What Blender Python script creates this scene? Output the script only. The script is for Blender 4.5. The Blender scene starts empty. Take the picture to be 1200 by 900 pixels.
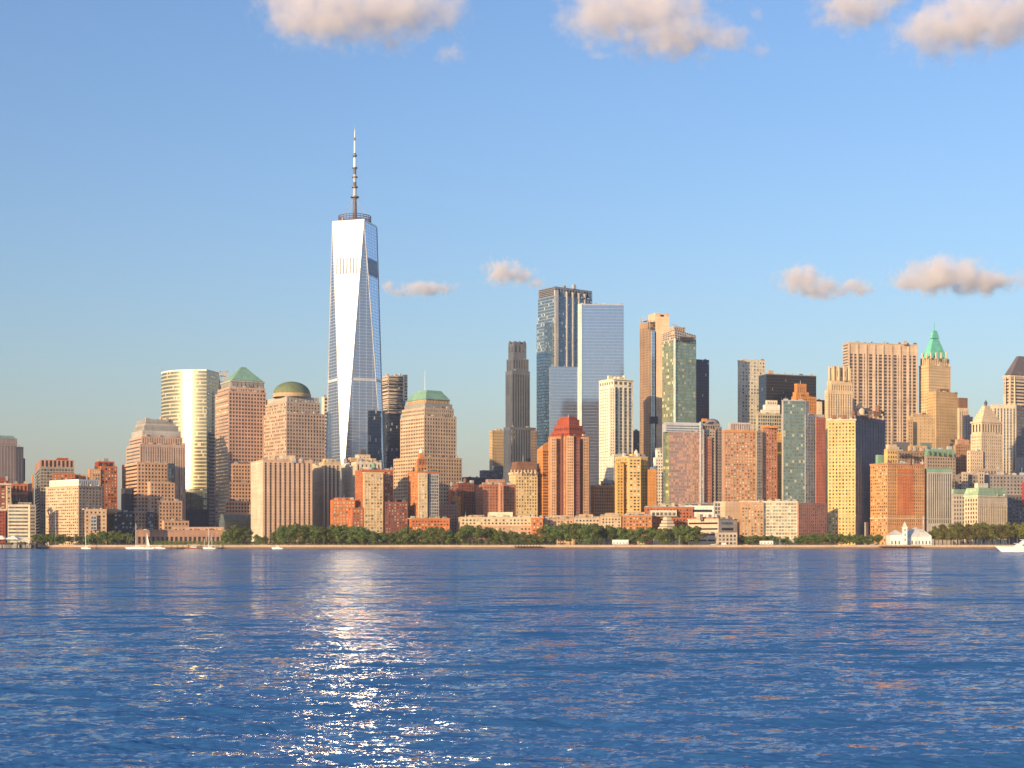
import bpy, math, random
from mathutils import Vector, Matrix, noise as mnoise

# ------------------------------------------------------------------ camera, sky, sun, exposure
scene = bpy.context.scene
COL = scene.collection
R = math.radians
F, CX, HY, CAMH = 1740.0, 600.0, 636.0, 6.0        # focal length etc. in units of the photograph's 1200 px width
cam_d = bpy.data.cameras.new('camera')
cam = bpy.data.objects.new('camera', cam_d)
COL.objects.link(cam)
cam.location = (0, 0, CAMH)
cam.rotation_euler = (R(90), 0, 0)
cam_d.sensor_width = 36.0
cam_d.lens = 36.0 * F / 1200.0
cam_d.shift_y = (HY - 450.0) / 1200.0
cam_d.clip_start = 1.0
cam_d.clip_end = 150000.0
scene.camera = cam

SUN_AZ, SUN_EL = 219.0, 11.0                        # degrees clockwise from +Y, degrees above the horizon
world = bpy.data.worlds.new('World')
scene.world = world
world.use_nodes = True
wn = world.node_tree
wn.nodes.clear()
w_out = wn.nodes.new('ShaderNodeOutputWorld')
w_bg = wn.nodes.new('ShaderNodeBackground')
w_sky = wn.nodes.new('ShaderNodeTexSky')
w_sky.sky_type = 'NISHITA'
w_sky.sun_disc = False
w_sky.sun_elevation = R(SUN_EL)
w_sky.sun_rotation = R(SUN_AZ)
w_sky.altitude = 0
w_sky.air_density = 1.4
w_sky.dust_density = 1.4
w_sky.ozone_density = 4.0
w_bg.inputs['Strength'].default_value = 0.15
w_tint = wn.nodes.new('ShaderNodeMix')              # slight white-balance of the whole sky
w_tint.data_type = 'RGBA'; w_tint.blend_type = 'MULTIPLY'
w_tint.inputs[0].default_value = 1.0
w_tint.inputs[7].default_value = (0.935, 0.94, 1.13, 1)
wn.links.new(w_sky.outputs[0], w_tint.inputs[6])
wn.links.new(w_tint.outputs[2], w_bg.inputs['Color'])
wn.links.new(w_bg.outputs[0], w_out.inputs['Surface'])

sun_d = bpy.data.lights.new('sun', 'SUN')
sun_d.energy = 4.7
sun_d.angle = R(0.53)
sun_d.color = (1.0, 0.70, 0.36)
sun = bpy.data.objects.new('sun', sun_d)
COL.objects.link(sun)
sd = Vector((math.sin(R(SUN_AZ)) * math.cos(R(SUN_EL)), math.cos(R(SUN_AZ)) * math.cos(R(SUN_EL)), math.sin(R(SUN_EL))))
sun.rotation_euler = sd.to_track_quat('Z', 'Y').to_euler()
sun.location = (0, 0, 600)

vs = scene.view_settings
vs.view_transform = 'Standard'
vs.look = 'None'
vs.exposure = 0.54
vs.gamma = 1.0
vs.use_curve_mapping = False
scene.cycles.max_bounces = 8
scene.cycles.diffuse_bounces = 2
scene.cycles.glossy_bounces = 4
scene.cycles.volume_bounces = 6
scene.cycles.sample_clamp_indirect = 14.0
scene.cycles.sample_clamp_direct = 4.0

# ------------------------------------------------------------------ helpers
GZ = 3.5                                            # quay level above the water

def PX(px, D): return (px - CX) / F * D
def PZ(py, D): return CAMH + (HY - py) / F * D

def props(o, label=None, cat=None, group=None, kind=None):
    if label: o['label'] = label
    if cat: o['category'] = cat
    if group: o['group'] = group
    if kind: o['kind'] = kind
    return o

def empty(name, loc, label, cat, group=None):
    o = bpy.data.objects.new(name, None)
    o.empty_display_size = 1.0
    o.location = loc
    COL.objects.link(o)
    return props(o, label, cat, group)

class MB:
    """collects faces; verts are local to the parent"""
    def __init__(s):
        s.v, s.f, s.m, s.uv, s.mats, s.smooth = [], [], [], [], [], False
    def mi(s, mat):
        if mat not in s.mats: s.mats.append(mat)
        return s.mats.index(mat)
    def face(s, pts, mat, uv=None):
        n = len(s.v)
        s.v.extend(pts)
        s.f.append(tuple(range(n, n + len(pts))))
        s.m.append(s.mi(mat))
        s.uv.append(uv or [(p[0] + p[1], p[2]) for p in pts])
    def idx(s, ids, mat, uv):
        s.f.append(tuple(ids)); s.m.append(s.mi(mat)); s.uv.append(uv)
    def box(s, c, sx, sy, sz, mat, rot=0.0):
        """box with its bottom centre at c"""
        cs, sn = math.cos(rot), math.sin(rot)
        n = len(s.v)
        for z in (0, sz):
            for x, y in ((-1, -1), (1, -1), (1, 1), (-1, 1)):
                lx, ly = x * sx / 2, y * sy / 2
                s.v.append((c[0] + lx * cs - ly * sn, c[1] + lx * sn + ly * cs, c[2] + z))
        for q, ww in (((0, 1, 5, 4), sx), ((1, 2, 6, 5), sy), ((2, 3, 7, 6), sx), ((3, 0, 4, 7), sy), ((4, 5, 6, 7), sx), ((3, 2, 1, 0), sx)):
            s.idx([n + i for i in q], mat, [(0, 0), (ww, 0), (ww, sz), (0, sz)])
    def prism(s, ring, z0, z1, mat, top_ring=None, cap=True):
        n = len(s.v); k = len(ring)
        tr = top_ring or ring
        s.v.extend([(p[0], p[1], z0) for p in ring]); s.v.extend([(p[0], p[1], z1) for p in tr])
        u = 0.0
        for i in range(k):
            j = (i + 1) % k
            L = math.dist(ring[i], ring[j])
            s.idx((n + i, n + j, n + k + j, n + k + i), mat, [(u, z0), (u + L, z0), (u + L, z1), (u, z1)])
            u += L
        if cap:
            s.idx([n + k + i for i in range(k)], mat, [(p[0], p[1]) for p in tr])
            s.idx([n + i for i in reversed(range(k))], mat, [(p[0], p[1]) for p in reversed(ring)])
    def tube(s, a, b, ra, rb, mat, k=8):
        a, b = Vector(a), Vector(b)
        d = (b - a).normalized()
        q = d.to_track_quat('Z', 'Y')
        n = len(s.v)
        for p, r in ((a, ra), (b, rb)):
            for i in range(k):
                t = 2 * math.pi * i / k
                w = p + q @ Vector((math.cos(t) * r, math.sin(t) * r, 0))
                s.v.append(tuple(w))
        for i in range(k):
            j = (i + 1) % k
            s.idx((n + i, n + j, n + k + j, n + k + i), mat, [(0, 0), (1, 0), (1, 1), (0, 1)])
        s.idx([n + k + i for i in range(k)], mat, [(0, 0)] * k)
        s.idx([n + i for i in reversed(range(k))], mat, [(0, 0)] * k)
    def lathe(s, c, prof, mat, k=24):
        n = len(s.v)
        for r, z in prof:
            for i in range(k):
                t = 2 * math.pi * i / k
                s.v.append((c[0] + r * math.cos(t), c[1] + r * math.sin(t), c[2] + z))
        for a in range(len(prof) - 1):
            for i in range(k):
                j = (i + 1) % k
                s.idx((n + a * k + i, n + a * k + j, n + (a + 1) * k + j, n + (a + 1) * k + i), mat,
                      [(i, prof[a][1]), (i + 1, prof[a][1]), (i + 1, prof[a + 1][1]), (i, prof[a + 1][1])])
        e = (len(prof) - 1) * k
        s.idx([n + e + i for i in range(k)], mat, [(0, 0)] * k)
    def mesh(s, name):
        me = bpy.data.meshes.new(name)
        me.from_pydata(s.v, [], s.f)
        for m in s.mats: me.materials.append(m)
        me.polygons.foreach_set('material_index', s.m)
        ul = me.uv_layers.new(name='UVMap')
        flat = [c for q in s.uv for p in q for c in p]
        ul.data.foreach_set('uv', flat)
        if s.smooth: me.polygons.foreach_set('use_smooth', [True] * len(s.f))
        me.update()
        return me
    def build(s, name, parent=None, loc=None, rotz=0.0):
        o = bpy.data.objects.new(name, s.mesh(name))
        COL.objects.link(o)
        if parent: o.parent = parent
        if loc: o.location = loc
        o.rotation_euler.z = rotz
        return o

# ------------------------------------------------------------------ materials
def nt_new(name):
    m = bpy.data.materials.new(name)
    m.use_nodes = True
    nt = m.node_tree
    return m, nt, nt.nodes['Principled BSDF']

def N(nt, t, **kw):
    n = nt.nodes.new(t)
    for k, v in kw.items():
        if k.startswith('i_'): n.inputs[int(k[2:]) if k[2:].isdigit() else k[2:]].default_value = v
        else: setattr(n, k, v)
    return n

def LK(nt, a, b): nt.links.new(a, b)

def math_(nt, op, a, b=None, c=None, clamp=False):
    n = nt.nodes.new('ShaderNodeMath'); n.operation = op; n.use_clamp = clamp
    for i, x in enumerate((a, b, c)):
        if x is None: continue
        if isinstance(x, (int, float)): n.inputs[i].default_value = x
        else: nt.links.new(x, n.inputs[i])
    return n.outputs[0]

def mixc(nt, f, a, b, mode='MIX'):
    n = nt.nodes.new('ShaderNodeMix'); n.data_type = 'RGBA'; n.blend_type = mode
    for s, x in ((0, f), (6, a), (7, b)):
        if isinstance(x, (int, float)): n.inputs[s].default_value = x
        elif isinstance(x, tuple): n.inputs[s].default_value = (*x[:3], 1)
        else: nt.links.new(x, n.inputs[s])
    return n.outputs[2]

_cache = {}
def wall(color, rough=0.85, var=0.32, spec=0.3):
    """masonry, concrete or painted metal: base colour with weathering blotches and fine courses"""
    key = ('w', color, rough, var, spec)
    if key in _cache: return _cache[key]
    m, nt, b = nt_new('masonry')
    tc = N(nt, 'ShaderNodeTexCoord')
    n1 = N(nt, 'ShaderNodeTexNoise'); n1.inputs['Scale'].default_value = 0.06; n1.inputs['Detail'].default_value = 6
    LK(nt, tc.outputs['Object'], n1.inputs['Vector'])
    mp = N(nt, 'ShaderNodeMapping'); mp.inputs['Scale'].default_value = (0.5, 0.5, 0.04)
    LK(nt, tc.outputs['Object'], mp.inputs['Vector'])
    n2 = N(nt, 'ShaderNodeTexNoise'); n2.inputs['Scale'].default_value = 1.0; n2.inputs['Detail'].default_value = 3
    LK(nt, mp.outputs[0], n2.inputs['Vector'])
    mp3 = N(nt, 'ShaderNodeMapping'); mp3.inputs['Scale'].default_value = (0.02, 0.02, 0.9)
    LK(nt, tc.outputs['Object'], mp3.inputs['Vector'])
    n3 = N(nt, 'ShaderNodeTexNoise'); n3.inputs['Scale'].default_value = 1.0; n3.inputs['Detail'].default_value = 2
    LK(nt, mp3.outputs[0], n3.inputs['Vector'])
    s = math_(nt, 'ADD', n1.outputs[0], n2.outputs[0])
    s = math_(nt, 'ADD', s, n3.outputs[0])
    fac = math_(nt, 'MULTIPLY_ADD', s, 2 * var, 1 - 3 * var)
    cc = mixc(nt, 1.0, color, fac, 'MULTIPLY')
    LK(nt, cc, b.inputs['Base Color'])
    b.inputs['Roughness'].default_value = rough
    b.inputs['Specular IOR Level'].default_value = spec
    _cache[key] = m
    return m

def glass(color, rough=0.12, metallic=0.85, name='window_glass', jit=0.02, mull=None):
    """a window pane; tone and tilt differ a little from pane to pane (by place in the world)"""
    key = ('g', color, rough, metallic, jit, mull)
    if key in _cache: return _cache[key]
    m, nt, b = nt_new(name)
    geo = N(nt, 'ShaderNodeNewGeometry')
    sn = N(nt, 'ShaderNodeVectorMath', operation='SNAP'); sn.inputs[1].default_value = (2.6, 2.6, 3.4)
    LK(nt, geo.outputs['Position'], sn.inputs[0])
    wn_ = N(nt, 'ShaderNodeTexWhiteNoise', noise_dimensions='3D')
    LK(nt, sn.outputs[0], wn_.inputs['Vector'])
    f = math_(nt, 'MULTIPLY_ADD', wn_.outputs['Value'], 0.9, 0.5)
    c = mixc(nt, 1.0, color, f, 'MULTIPLY')
    if mull:
        uv = N(nt, 'ShaderNodeUVMap')
        sx = N(nt, 'ShaderNodeSeparateXYZ'); LK(nt, uv.outputs[0], sx.inputs[0])
        mu = math_(nt, 'LESS_THAN', math_(nt, 'FRACT', math_(nt, 'DIVIDE', sx.outputs[0], mull[0])), mull[2])
        mv = math_(nt, 'LESS_THAN', math_(nt, 'FRACT', math_(nt, 'DIVIDE', sx.outputs[1], mull[1])), mull[3])
        k = math_(nt, 'MAXIMUM', mu, mv)
        c = mixc(nt, k, c, mull[4])
        LK(nt, math_(nt, 'MULTIPLY_ADD', k, 0.6 - rough, rough), b.inputs['Roughness'])
        LK(nt, math_(nt, 'MULTIPLY_ADD', k, 0.1 - metallic, metallic), b.inputs['Metallic'])
    else:
        b.inputs['Roughness'].default_value = rough
        b.inputs['Metallic'].default_value = metallic
    LK(nt, c, b.inputs['Base Color'])
    if jit:
        sub = N(nt, 'ShaderNodeVectorMath', operation='SUBTRACT'); sub.inputs[1].default_value = (.5, .5, .5)
        LK(nt, wn_.outputs['Color'], sub.inputs[0])
        sc = N(nt, 'ShaderNodeVectorMath', operation='SCALE'); sc.inputs['Scale'].default_value = jit * 2
        LK(nt, sub.outputs[0], sc.inputs[0])
        ad = N(nt, 'ShaderNodeVectorMath', operation='ADD')
        LK(nt, geo.outputs['Normal'], ad.inputs[0]); LK(nt, sc.outputs[0], ad.inputs[1])
        nz = N(nt, 'ShaderNodeVectorMath', operation='NORMALIZE'); LK(nt, ad.outputs[0], nz.inputs[0])
        LK(nt, nz.outputs[0], b.inputs['Normal'])
    _cache[key] = m
    return m

def curtain(gcol, mcol, pw=1.6, ph=3.9, mw=0.12, sp=0.28, rough=0.12, metallic=0.9, jit=0.015, blind=0.12, bcol=(0.55, 0.5, 0.4), var=0.5, every=0, sparkle_col=None):
    """curtain wall: panes, mullions (mw of the width), spandrel bands (sp of the height), some blinds down"""
    key = ('c', gcol, mcol, pw, ph, mw, sp, rough, metallic, jit, blind, bcol, var, every, sparkle_col)
    if key in _cache: return _cache[key]
    m, nt, b = nt_new('curtain_wall')
    uv = N(nt, 'ShaderNodeUVMap')
    sx = N(nt, 'ShaderNodeSeparateXYZ'); LK(nt, uv.outputs[0], sx.inputs[0])
    u = math_(nt, 'DIVIDE', sx.outputs[0], pw); v = math_(nt, 'DIVIDE', sx.outputs[1], ph)
    cb = N(nt, 'ShaderNodeCombineXYZ')
    LK(nt, math_(nt, 'FLOOR', u), cb.inputs[0]); LK(nt, math_(nt, 'FLOOR', v), cb.inputs[1])
    wn_ = N(nt, 'ShaderNodeTexWhiteNoise', noise_dimensions='3D'); LK(nt, cb.outputs[0], wn_.inputs['Vector'])
    mu = math_(nt, 'LESS_THAN', math_(nt, 'FRACT', u), mw)
    mv = math_(nt, 'LESS_THAN', math_(nt, 'FRACT', v), sp)
    k = math_(nt, 'MAXIMUM', mu, mv)
    tone = math_(nt, 'MULTIPLY_ADD', wn_.outputs['Value'], var, 1 - var / 2)
    g = mixc(nt, 1.0, gcol, tone, 'MULTIPLY')
    sc_ = N(nt, 'ShaderNodeSeparateColor'); LK(nt, wn_.outputs['Color'], sc_.inputs[0])
    bl = math_(nt, 'LESS_THAN', sc_.outputs[0], blind)
    g = mixc(nt, bl, g, bcol)
    c = mixc(nt, k, g, mcol)
    if every:
        e = math_(nt, 'LESS_THAN', math_(nt, 'FRACT', math_(nt, 'DIVIDE', sx.outputs[0], every)), 0.1)
        c = mixc(nt, e, c, sparkle_col)
    LK(nt, c, b.inputs['Base Color'])
    kk = math_(nt, 'MAXIMUM', k, bl)
    LK(nt, math_(nt, 'MULTIPLY_ADD', kk, -metallic * 0.75, metallic), b.inputs['Metallic'])
    LK(nt, math_(nt, 'MULTIPLY_ADD', kk, 0.4 - rough, rough), b.inputs['Roughness'])
    geo = N(nt, 'ShaderNodeNewGeometry')
    sub = N(nt, 'ShaderNodeVectorMath', operation='SUBTRACT'); sub.inputs[1].default_value = (.5, .5, .5)
    LK(nt, wn_.outputs['Color'], sub.inputs[0])
    sc = N(nt, 'ShaderNodeVectorMath', operation='SCALE'); sc.inputs['Scale'].default_value = jit * 2
    LK(nt, sub.outputs[0], sc.inputs[0])
    ad = N(nt, 'ShaderNodeVectorMath', operation='ADD')
    LK(nt, geo.outputs['Normal'], ad.inputs[0]); LK(nt, sc.outputs[0], ad.inputs[1])
    nz = N(nt, 'ShaderNodeVectorMath', operation='NORMALIZE'); LK(nt, ad.outputs[0], nz.inputs[0])
    LK(nt, nz.outputs[0], b.inputs['Normal'])
    _cache[key] = m
    return m

# masonry tones (base colours; navy also paints shade)
PINK = wall((0.50, 0.33, 0.25)); PINK2 = wall((0.54, 0.34, 0.22)); ROSE = wall((0.45, 0.25, 0.18))
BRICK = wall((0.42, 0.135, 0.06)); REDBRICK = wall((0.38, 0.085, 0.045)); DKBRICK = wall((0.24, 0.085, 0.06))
ORANGE = wall((0.58, 0.24, 0.07)); TANBRICK = wall((0.50, 0.27, 0.14)); SALMON = wall((0.50, 0.25, 0.16))
CREAM = wall((0.64, 0.50, 0.34)); PALE = wall((0.68, 0.60, 0.47)); WHITE = wall((0.78, 0.74, 0.66)); GOLD = wall((0.66, 0.44, 0.18))
BEIGE = wall((0.52, 0.40, 0.28)); TAN = wall((0.50, 0.34, 0.20)); GREY = wall((0.30, 0.29, 0.28)); DKGREY = wall((0.13, 0.13, 0.14))
LGREY = wall((0.42, 0.40, 0.38)); NAVY = wall((0.05, 0.055, 0.085)); BROWN = wall((0.22, 0.12, 0.08)); STEEL = wall((0.45, 0.46, 0.48), 0.45)
COPPER = wall((0.20, 0.36, 0.27), 0.7); BRIGHTCOPPER = wall((0.16, 0.56, 0.42), 0.6); DOMEGREEN = wall((0.16, 0.20, 0.11), 0.7)
MAUVE = wall((0.26, 0.21, 0.21)); DARKRED = wall((0.33, 0.07, 0.035)); SLATE = wall((0.10, 0.10, 0.11), 0.6); ROOF = wall((0.16, 0.15, 0.15))
WHITEPAINT = wall((0.80, 0.79, 0.76), 0.5, 0.06)
# window glass
GD = glass((0.035, 0.032, 0.036), 0.15, 0.2, jit=0.03)
GB = glass((0.20, 0.26, 0.36), 0.1, 0.9)
GL = glass((0.62, 0.55, 0.40), 0.3, 0.15, jit=0.05)  # cream tint paints the sunset sky reflected in the pane
GM = glass((0.30, 0.27, 0.22), 0.15, 0.7, jit=0.05)
GY = glass((0.75, 0.6, 0.36), 0.2, 0.5, jit=0.05)  # yellower tint, same painted sunset reflection
GSTRIP = glass((0.16, 0.15, 0.16), 0.15, 0.5, mull=(1.5, 3.2, 0.0, 0.3, (0.36, 0.27, 0.2)))
GSTRIPB = glass((0.20, 0.25, 0.33), 0.12, 0.85, mull=(1.6, 3.9, 0.12, 0.25, (0.35, 0.36, 0.38)))

# ------------------------------------------------------------------ facade builder
class S:
    """how a face is divided: mode grid / bands / strips / curtain / plain"""
    def __init__(s, mode, px=3.0, py=3.8, wf=0.55, hf=0.55, g=(GD,), mt=1.5, mb=0.0, mx=0.6, rec=0.35, mat=None, name=None, wm=None):
        s.wm = wm
        s.mode, s.px, s.py, s.wf, s.hf, s.g, s.mt, s.mb, s.mx, s.rec, s.mat, s.name = mode, px, py, wf, hf, g, mt, mb, mx, rec, mat, name

def G(px=3.0, py=3.8, wf=0.55, hf=0.55, g=(GD,), **k): return S('grid', px, py, wf, hf, g, **k)
def BND(py=3.9, hf=0.5, g=(GD,), **k): return S('bands', 3, py, 0.97, hf, g, **k)
def STR(px=4.0, wf=0.5, g=(GSTRIP,), **k): return S('strips', px, 4, wf, 0.97, g, **k)
def CUR(mat): return S('curtain', mat=mat)
PLAIN = S('plain')
DARK = (GD, GD, GD, GM); MIXED = (GD, GD, GM, GL); LITE = (GL, GL, GY, GM, GD); BLUE = (GB, GB, GD, GM)

rng = random.Random(7)

def facade(mb, panes, o, du, W, H, st, wm):
    """wall from o along du (unit, xy) W wide and H high; outward normal is du x up"""
    nx_, ny_ = du[1], -du[0]
    wm = st.wm or wm
    def P(s, t, d=0.0): return (o[0] + du[0] * s - nx_ * d, o[1] + du[1] * s - ny_ * d, o[2] + t)
    if st.mode in ('plain', 'curtain') or W < 1.5 or H < 2.5:
        m = st.mat if st.mode == 'curtain' else wm
        mb.face([P(0, 0), P(W, 0), P(W, H), P(0, H)], m, [(0, o[2]), (W, o[2]), (W, o[2] + H), (0, o[2] + H)])
        return
    w, h = W - 2 * st.mx, H - st.mt - st.mb
    nx = 1 if st.mode == 'bands' else max(1, round(w / st.px))
    ny = 1 if st.mode == 'strips' else max(1, round(h / st.py))
    if w < 0.8 or h < 1.2:
        mb.face([P(0, 0), P(W, 0), P(W, H), P(0, H)], wm, [(0, 0), (W, 0), (W, H), (0, H)]); return
    cw, ch = w / nx, h / ny
    xs, ys = [0.0], [0.0]
    for i in range(nx): xs += [st.mx + cw * (i + (1 - st.wf) / 2), st.mx + cw * (i + (1 + st.wf) / 2)]
    for j in range(ny): ys += [st.mb + ch * (j + (1 - st.hf) / 2), st.mb + ch * (j + (1 + st.hf) / 2)]
    xs.append(W); ys.append(H)
    n0 = len(mb.v); K = len(xs)
    for y in ys:
        for x in xs: mb.v.append(P(x, y))
    for j in range(len(ys) - 1):
        for i in range(K - 1):
            a = n0 + j * K + i
            uvq = [(xs[i], ys[j]), (xs[i + 1], ys[j]), (xs[i + 1], ys[j + 1]), (xs[i], ys[j + 1])]
            if i % 2 == 0 or j % 2 == 0:
                mb.idx((a, a + 1, a + K + 1, a + K), wm, uvq)
            else:
                b0 = len(mb.v)
                mb.v.extend([P(xs[i], ys[j], st.rec), P(xs[i + 1], ys[j], st.rec), P(xs[i + 1], ys[j + 1], st.rec), P(xs[i], ys[j + 1], st.rec)])
                fr = (a, a + 1, a + K + 1, a + K)
                for q in range(4):
                    r = (q + 1) % 4
                    mb.idx((fr[q], fr[r], b0 + r, b0 + q), wm, uvq)
                nm = st.name or {'grid': 'window', 'bands': 'window_band', 'strips': 'window_strip'}[st.mode]
                panes.append((nm, P(xs[i], ys[j], st.rec - 0.02), du, xs[i + 1] - xs[i], ys[j + 1] - ys[j], rng.choice(st.g)))

_pane_cache = {}
def pane_mesh(nm, w, h, g):
    key = (nm, round(w, 2), round(h, 2), g.name)
    if key not in _pane_cache:
        b = MB()
        b.face([(0, 0, 0), (w, 0, 0), (w, 0, h), (0, 0, h)], g, [(0, 0), (w, 0), (w, h), (0, h)])
        _pane_cache[key] = b.mesh(nm)
    return _pane_cache[key]

class Bld:
    """one building: an Empty at its corner on the ground, blocks and panes as parts"""
    def __init__(s, name, label, D, x0, xc, x1, yt, wm, L=PLAIN, Rr=PLAIN, yaw=28.5, cat=None, group=None, yb=None, part='wall'):
        s.D, s.yaw, s.wm, s.panes, s.x, s.tops = D, yaw, wm, [], (x0, xc, x1), []
        s.o = Vector((PX(xc, D), D, GZ))
        s.root = empty(name, s.o, label, cat or 'building', group)
        s.blk(part, x0, xc, x1, yt, yb, D, wm, L, Rr)
    def plan(s, x0, xc, x1, D, yaw=None):
        a = R(s.yaw if yaw is None else yaw)
        tR = (math.cos(a), math.sin(a)); tL = (-math.sin(a), math.cos(a))
        C = (PX(xc, D), D)
        def ln(px, t):
            u = (px - CX) / F
            return max(0.6, (u * C[1] - C[0]) / (t[0] - u * t[1]))
        la = ln(x0, tL) if x0 < xc else 12.0
        lb = ln(x1, tR) if x1 > xc else 12.0
        return C, tL, tR, min(la, 140.0), min(lb, 140.0)
    def ring(s, x0, xc, x1, D, grow=0.0, yaw=None):
        C, tL, tR, a, b = s.plan(x0, xc, x1, D, yaw)
        C = (C[0] - s.o.x - (tL[0] + tR[0]) * grow, C[1] - s.o.y - (tL[1] + tR[1]) * grow)
        a += 2 * grow; b += 2 * grow
        return [C, (C[0] + tR[0] * b, C[1] + tR[1] * b), (C[0] + tR[0] * b + tL[0] * a, C[1] + tR[1] * b + tL[1] * a), (C[0] + tL[0] * a, C[1] + tL[1] * a)]
    def z(s, py, D): return PZ(py, D) - GZ
    def blk(s, part, x0, xc, x1, yt, yb=None, D=None, wm=None, L=PLAIN, Rr=PLAIN, yaw=None, rooft=None, label=None):
        D = D or s.D; wm = wm or s.wm
        C, tL, tR, a, b = s.plan(x0, xc, x1, D, yaw)
        z0 = 0.0 if yb is None else s.z(yb, D); z1 = s.z(yt, D)
        H = z1 - z0
        c = (C[0] - s.o.x, C[1] - s.o.y)
        mb = MB()
        oL = (c[0] + tL[0] * a, c[1] + tL[1] * a, z0)
        facade(mb, s.panes, oL, (-tL[0], -tL[1]), a, H, L, wm)
        facade(mb, s.panes, (c[0], c[1], z0), tR, b, H, Rr, wm)
        oR = (c[0] + tR[0] * b, c[1] + tR[1] * b, z0)
        facade(mb, s.panes, oR, tL, a, H, CUR(L.mat) if L.mode == 'curtain' else PLAIN, wm)
        oB = (oR[0] + tL[0] * a, oR[1] + tL[1] * a, z0)
        facade(mb, s.panes, oB, (-tR[0], -tR[1]), b, H, CUR(Rr.mat) if Rr.mode == 'curtain' else PLAIN, wm)
        mb.face([(c[0], c[1], z1), (oR[0], oR[1], z1), (oB[0], oB[1], z1), (oL[0], oL[1], z1)], rooft or ROOF)
        if yb is not None:
            mb.face([(oL[0], oL[1], z0), (oB[0], oB[1], z0), (oR[0], oR[1], z0), (c[0], c[1], z0)], wm)
        o = mb.build(part, s.root)
        if label: o['label'] = label
        if part in ('wall', 'lower_block', 'podium', 'terrace_block', 'upper_tier', 'end_slab', 'brick_end', 'shaded_side', 'lower_wing', 'shaded_wing', 'annex', 'side_wing'):
            s.tops.append((max(x0, xc - 2), x1, yt, D))
        return o
    def fD(s, px):
        """depth of the main block's second face at that column"""
        C, tL, tR, a, b = s.plan(s.x[0], s.x[1], s.x[2], s.D)
        u = (px - CX) / F
        return C[1] + tR[1] * (u * C[1] - C[0]) / (tR[0] - u * tR[1])
    def cor(s, x0, xc, x1, yt, h=1.2, grow=0.5, D=None, wm=None, part='cornice'):
        """a projecting ring: cornice, belt course or parapet, its top h above yt"""
        D = D or s.D
        mb = MB(); zt = s.z(yt, D)
        mb.prism(s.ring(x0, xc, x1, D, grow), zt - h * 0.6, zt + h * 0.4, wm or s.wm)
        return mb.build(part, s.root)
    def frus(s, part, x0, xc, x1, yb, yt, inset, wm, D=None, grow=0.0):
        D = D or s.D
        rg = s.ring(x0, xc, x1, D, grow)
        cx = sum(p[0] for p in rg) / 4; cy = sum(p[1] for p in rg) / 4
        tr = [(p[0] + (cx - p[0]) * inset, p[1] + (cy - p[1]) * inset) for p in rg]
        mb = MB(); mb.prism(rg, s.z(yb, D), s.z(yt, D), wm, tr)
        return mb.build(part, s.root)
    def mast(s, px, yb, yt, r=0.35, D=None, wm=None, part='antenna'):
        D = D or s.D + 12
        mb = MB(); x = PX(px, D) - s.o.x; y = D - s.o.y
        mb.tube((x, y, s.z(yb, D) - 1), (x, y, s.z(yt, D)), r, r * 0.5, wm or STEEL, 6)
        return mb.build(part, s.root)
    def tank(s, px, yb, r=2.0, h=4.0, D=None, wm=None):
        D = D or s.D + 12
        mb = MB(); x = PX(px, D) - s.o.x; y = D - s.o.y; z = s.z(yb, D)
        mb.lathe((x, y, z - 1.5), [(r, 0), (r, h + 1.5), (r * 0.6, h + 1.5 + r * 0.45), (0.1, h + 1.5 + r * 0.8)], wm or BROWN, 12)
        return mb.build('water_tank', s.root)
    def kit(s, x0, x1, yb, D=None, n=3, wm=None):
        """roof plant: vents, bulkheads"""
        D = D or s.D + 14
        for i in range(n):
            px = x0 + (x1 - x0) * (i + rng.random() * 0.8 + 0.1) / n
            mb = MB(); x = PX(px, D) - s.o.x; y = D + rng.uniform(-4, 4) - s.o.y
            mb.box((x, y, s.z(yb, D) - 3.0), rng.uniform(2.0, 5.5), rng.uniform(2.5, 5), 3.0 + rng.uniform(0.8, 3.0), wm or rng.choice((LGREY, GREY, BEIGE, STEEL)), R(s.yaw))
            mb.build('roof_plant', s.root)
        return s
    def done(s):
        for x0, x1, yt, D in s.tops:                    # small plant, vents and rails on every flat roof
            n = int((x1 - x0) / 9)
            for i in range(n):
                px = x0 + (x1 - x0) * (i + .2 + rng.random() * .6) / n
                y = D + 3.5 + (px - x0) * D / F * math.sin(R(max(0, s.yaw)))
                mb = MB(); h = rng.uniform(.8, 2.6)
                mb.box((PX(px, y) - s.o.x, y - s.o.y, s.z(yt, D) - .2), rng.uniform(1.2, 4.5), rng.uniform(1.2, 3), h + .2, rng.choice((LGREY, GREY, BEIGE, STEEL, DKGREY, BROWN)), R(s.yaw))
                if rng.random() < .3: mb.tube((PX(px, y) - s.o.x, y - s.o.y, s.z(yt, D)), (PX(px, y) - s.o.x, y - s.o.y, s.z(yt, D) + h + rng.uniform(2, 6)), .16, .1, STEEL, 4)
                mb.build('roof_plant', s.root)
        count, rest = {}, {}
        for nm, p, du, w, h, g in sorted(s.panes, key=lambda q: (-q[1][2], q[1][0])):
            k = count.get(nm, 0)
            if k < 99:
                count[nm] = k + 1
                o = bpy.data.objects.new(nm, pane_mesh(nm, w, h, g))
                COL.objects.link(o); o.parent = s.root
                o.location = p; o.rotation_euler.z = math.atan2(du[1], du[0])
            else:
                b = rest.setdefault(nm, MB())
                q1 = (p[0] + du[0] * w, p[1] + du[1] * w)
                b.face([p, (q1[0], q1[1], p[2]), (q1[0], q1[1], p[2] + h), (p[0], p[1], p[2] + h)], g, [(0, 0), (w, 0), (w, h), (0, h)])
        for nm, b in rest.items():
            o = b.build(nm, s.root); o['kind'] = 'stuff'
        s.panes = []
        return s

# ------------------------------------------------------------------ water, land, quay
import numpy as np
SHORE = 1450.0

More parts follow.
